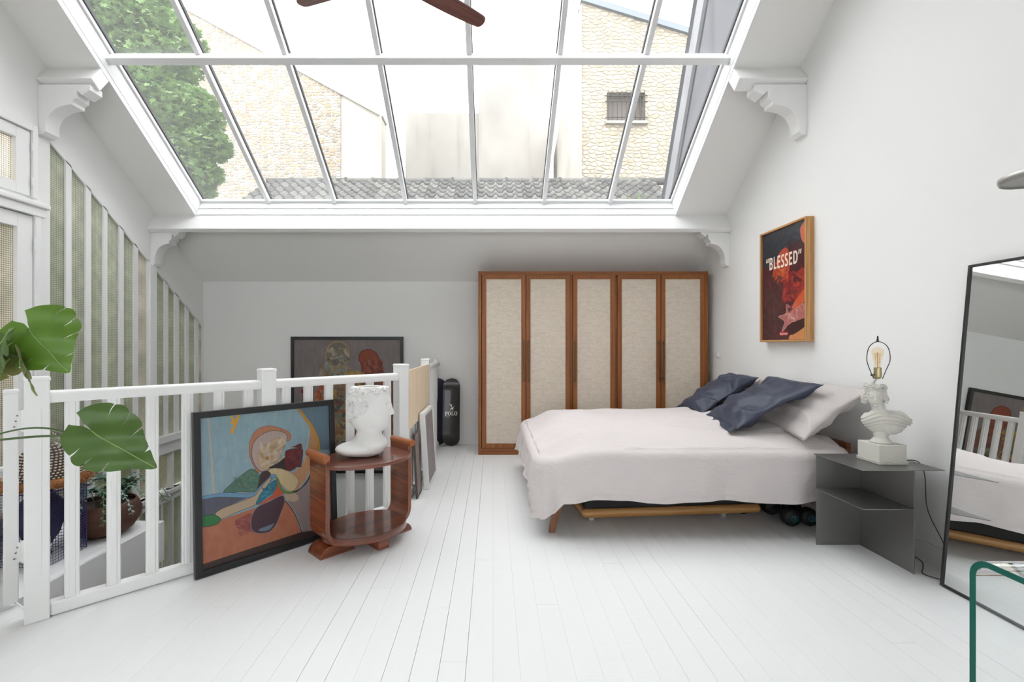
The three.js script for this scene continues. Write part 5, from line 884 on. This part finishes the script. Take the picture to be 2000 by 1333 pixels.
{
  const t = thing('shell_headdress', 'shell-covered headdress with raffia fringe resting on the wire basket', 'headdress', -2.52, 0.406, 2.655), R = rng(61);
  const prof = [[0.17, 0.06], [0.165, 0.1], [0.13, 0.15], [0.1, 0.19], [0.06, 0.22], [0.03, 0.235]];
  part('cap', new THREE.LatheGeometry([[0.16, 0.03], ...prof, [0.001, 0.24]].map(([a, b]) => new THREE.Vector2(a, b)), 36), hideM, t);
  const sg = []; for (let y = 0.065; y < 0.235; y += 0.0135) { let r = 0.17; for (let i = 0; i < prof.length - 1; i++) if (y >= prof[i][1] && y <= prof[i + 1][1]) r = lerp(prof[i][0], prof[i + 1][0], (y - prof[i][1]) / (prof[i + 1][1] - prof[i][1])); const n = Math.max(6, Math.floor(6.28 * r / 0.019)); for (let i = 0; i < n; i++) { const a = (i + (Math.round(y / 0.0135) % 2) / 2) / n * 6.283; sg.push(new THREE.SphereGeometry(0.0062, 6, 4).scale(1.15, 0.75, 1.15).translate(Math.cos(a) * r, y, Math.sin(a) * r)); } }
  part('shells', join(sg), shellM, t).userData.kind = 'stuff';
  const loop = [...Array(13)].map((_, i) => { const a = -0.5 + i / 12 * (PI + 1.0); return [0.02 + Math.cos(a) * 0.1, 0.25 + Math.sin(a) * 0.055, 0.03]; });
  const lp = part('loop_handle', tube(loop, 0.011, 60, 8), hideM, t), cv = new THREE.CatmullRomCurve3(loop.map((p) => new THREE.Vector3(...p)));
  part('loop_shells', join([...Array(24)].flatMap((_, i) => { const p = cv.getPoint((i + 0.5) / 24); return [-1, 1].map((s) => new THREE.SphereGeometry(0.0055, 6, 4).translate(p.x, p.y + s * 0.005, p.z + 0.009)); })), shellM, lp);
  const eye = part('eye_ring', new THREE.TorusGeometry(0.026, 0.006, 8, 24).rotateY(0.35).translate(0.07, 0.09, 0.15), shellM, t); part('eye', new THREE.SphereGeometry(0.02, 14, 10).translate(0.07, 0.088, 0.145), std({ color: rgb(0.12, 0.05, 0.04), roughness: 0.4 }), eye);
  const raf = std({ color: rgb(0.36, 0.15, 0.055), roughness: 0.9 }), gs = []; for (let i = 0; i < 900; i++) { const a = R() * 6.283, r = 0.15 + R() * 0.04, y = 0.012 + R() * 0.05, l = 0.02 + R() * 0.035, o = 0.01 + R() * 0.03; gs.push(bar([Math.cos(a) * r, y, Math.sin(a) * r], [Math.cos(a + (R() - 0.5) * 0.4) * (r + o), Math.max(0.002, y - l * (R() - 0.25)), Math.sin(a + (R() - 0.5) * 0.4) * (r + o)], 0.0016, 3)); }
  const ring = part('raffia_roll', new THREE.TorusGeometry(0.168, 0.026, 10, 48).rotateX(PI / 2).translate(0, 0.034, 0), raf, t); part('raffia_strands', join(gs), raf, ring).userData.kind = 'stuff';
}
single('drum_stool', 'pale beige drum stool under the beaded mask', 'stool', new THREE.LatheGeometry([[0.001, 0.002], [0.14, 0.002], [0.15, 0.01], [0.172, 0.11], [0.165, 0.22], [0.155, 0.235], [0.001, 0.235]].map(([a, b]) => new THREE.Vector2(a, b)), 40).translate(-2.89, 0, -2.58), std({ color: rgb(0.55, 0.45, 0.34), roughness: 0.85 }));
{
  const t = thing('beaded_mask', 'brown and blue beaded mask lying on the beige drum stool', 'mask', -2.87, 0.236, 2.56), wood = std({ color: rgb(0.08, 0.045, 0.03), roughness: 0.55 }), bead = std({ color: rgb(0.05, 0.05, 0.2), roughness: 0.4 });
  part('face', sdfMesh((x, y, z) => { let q = ell(x, y, z, 0, 0.09, 0, 0.11, 0.085, 0.09); q = smin(q, cap(x, y, z, [0.02, 0.13, 0.07], [0.03, 0.08, 0.1], 0.012, 0.02), 0.02); q = smax(q, -ell(x, y, z, 0.07, 0.11, 0.07, 0.02, 0.012, 0.03), 0.01); q = smin(q, cap(x, y, z, [-0.02, 0.045, 0.08], [0.06, 0.045, 0.07], 0.012), 0.01); return smax(q, 0.006 - y, 0.004); }, [0, 0.09, 0], 0.14, 56), wood, t);
  part('bead_band', join([...Array(70)].map((_, i) => { const a = i / 70 * 6.283; return new THREE.SphereGeometry(0.008, 6, 5).translate(Math.cos(a) * 0.112, 0.1 + 0.02 * Math.sin(a * 2), Math.sin(a) * 0.092); })), bead, t);
  part('shell_rim', join([...Array(60)].map((_, i) => { const a = i / 60 * 6.283; return new THREE.SphereGeometry(0.008, 6, 5).scale(1, 0.7, 1).translate(Math.cos(a) * 0.118, 0.012, Math.sin(a) * 0.1); })), shellM, t);
}

renderer.render(scene, camera);
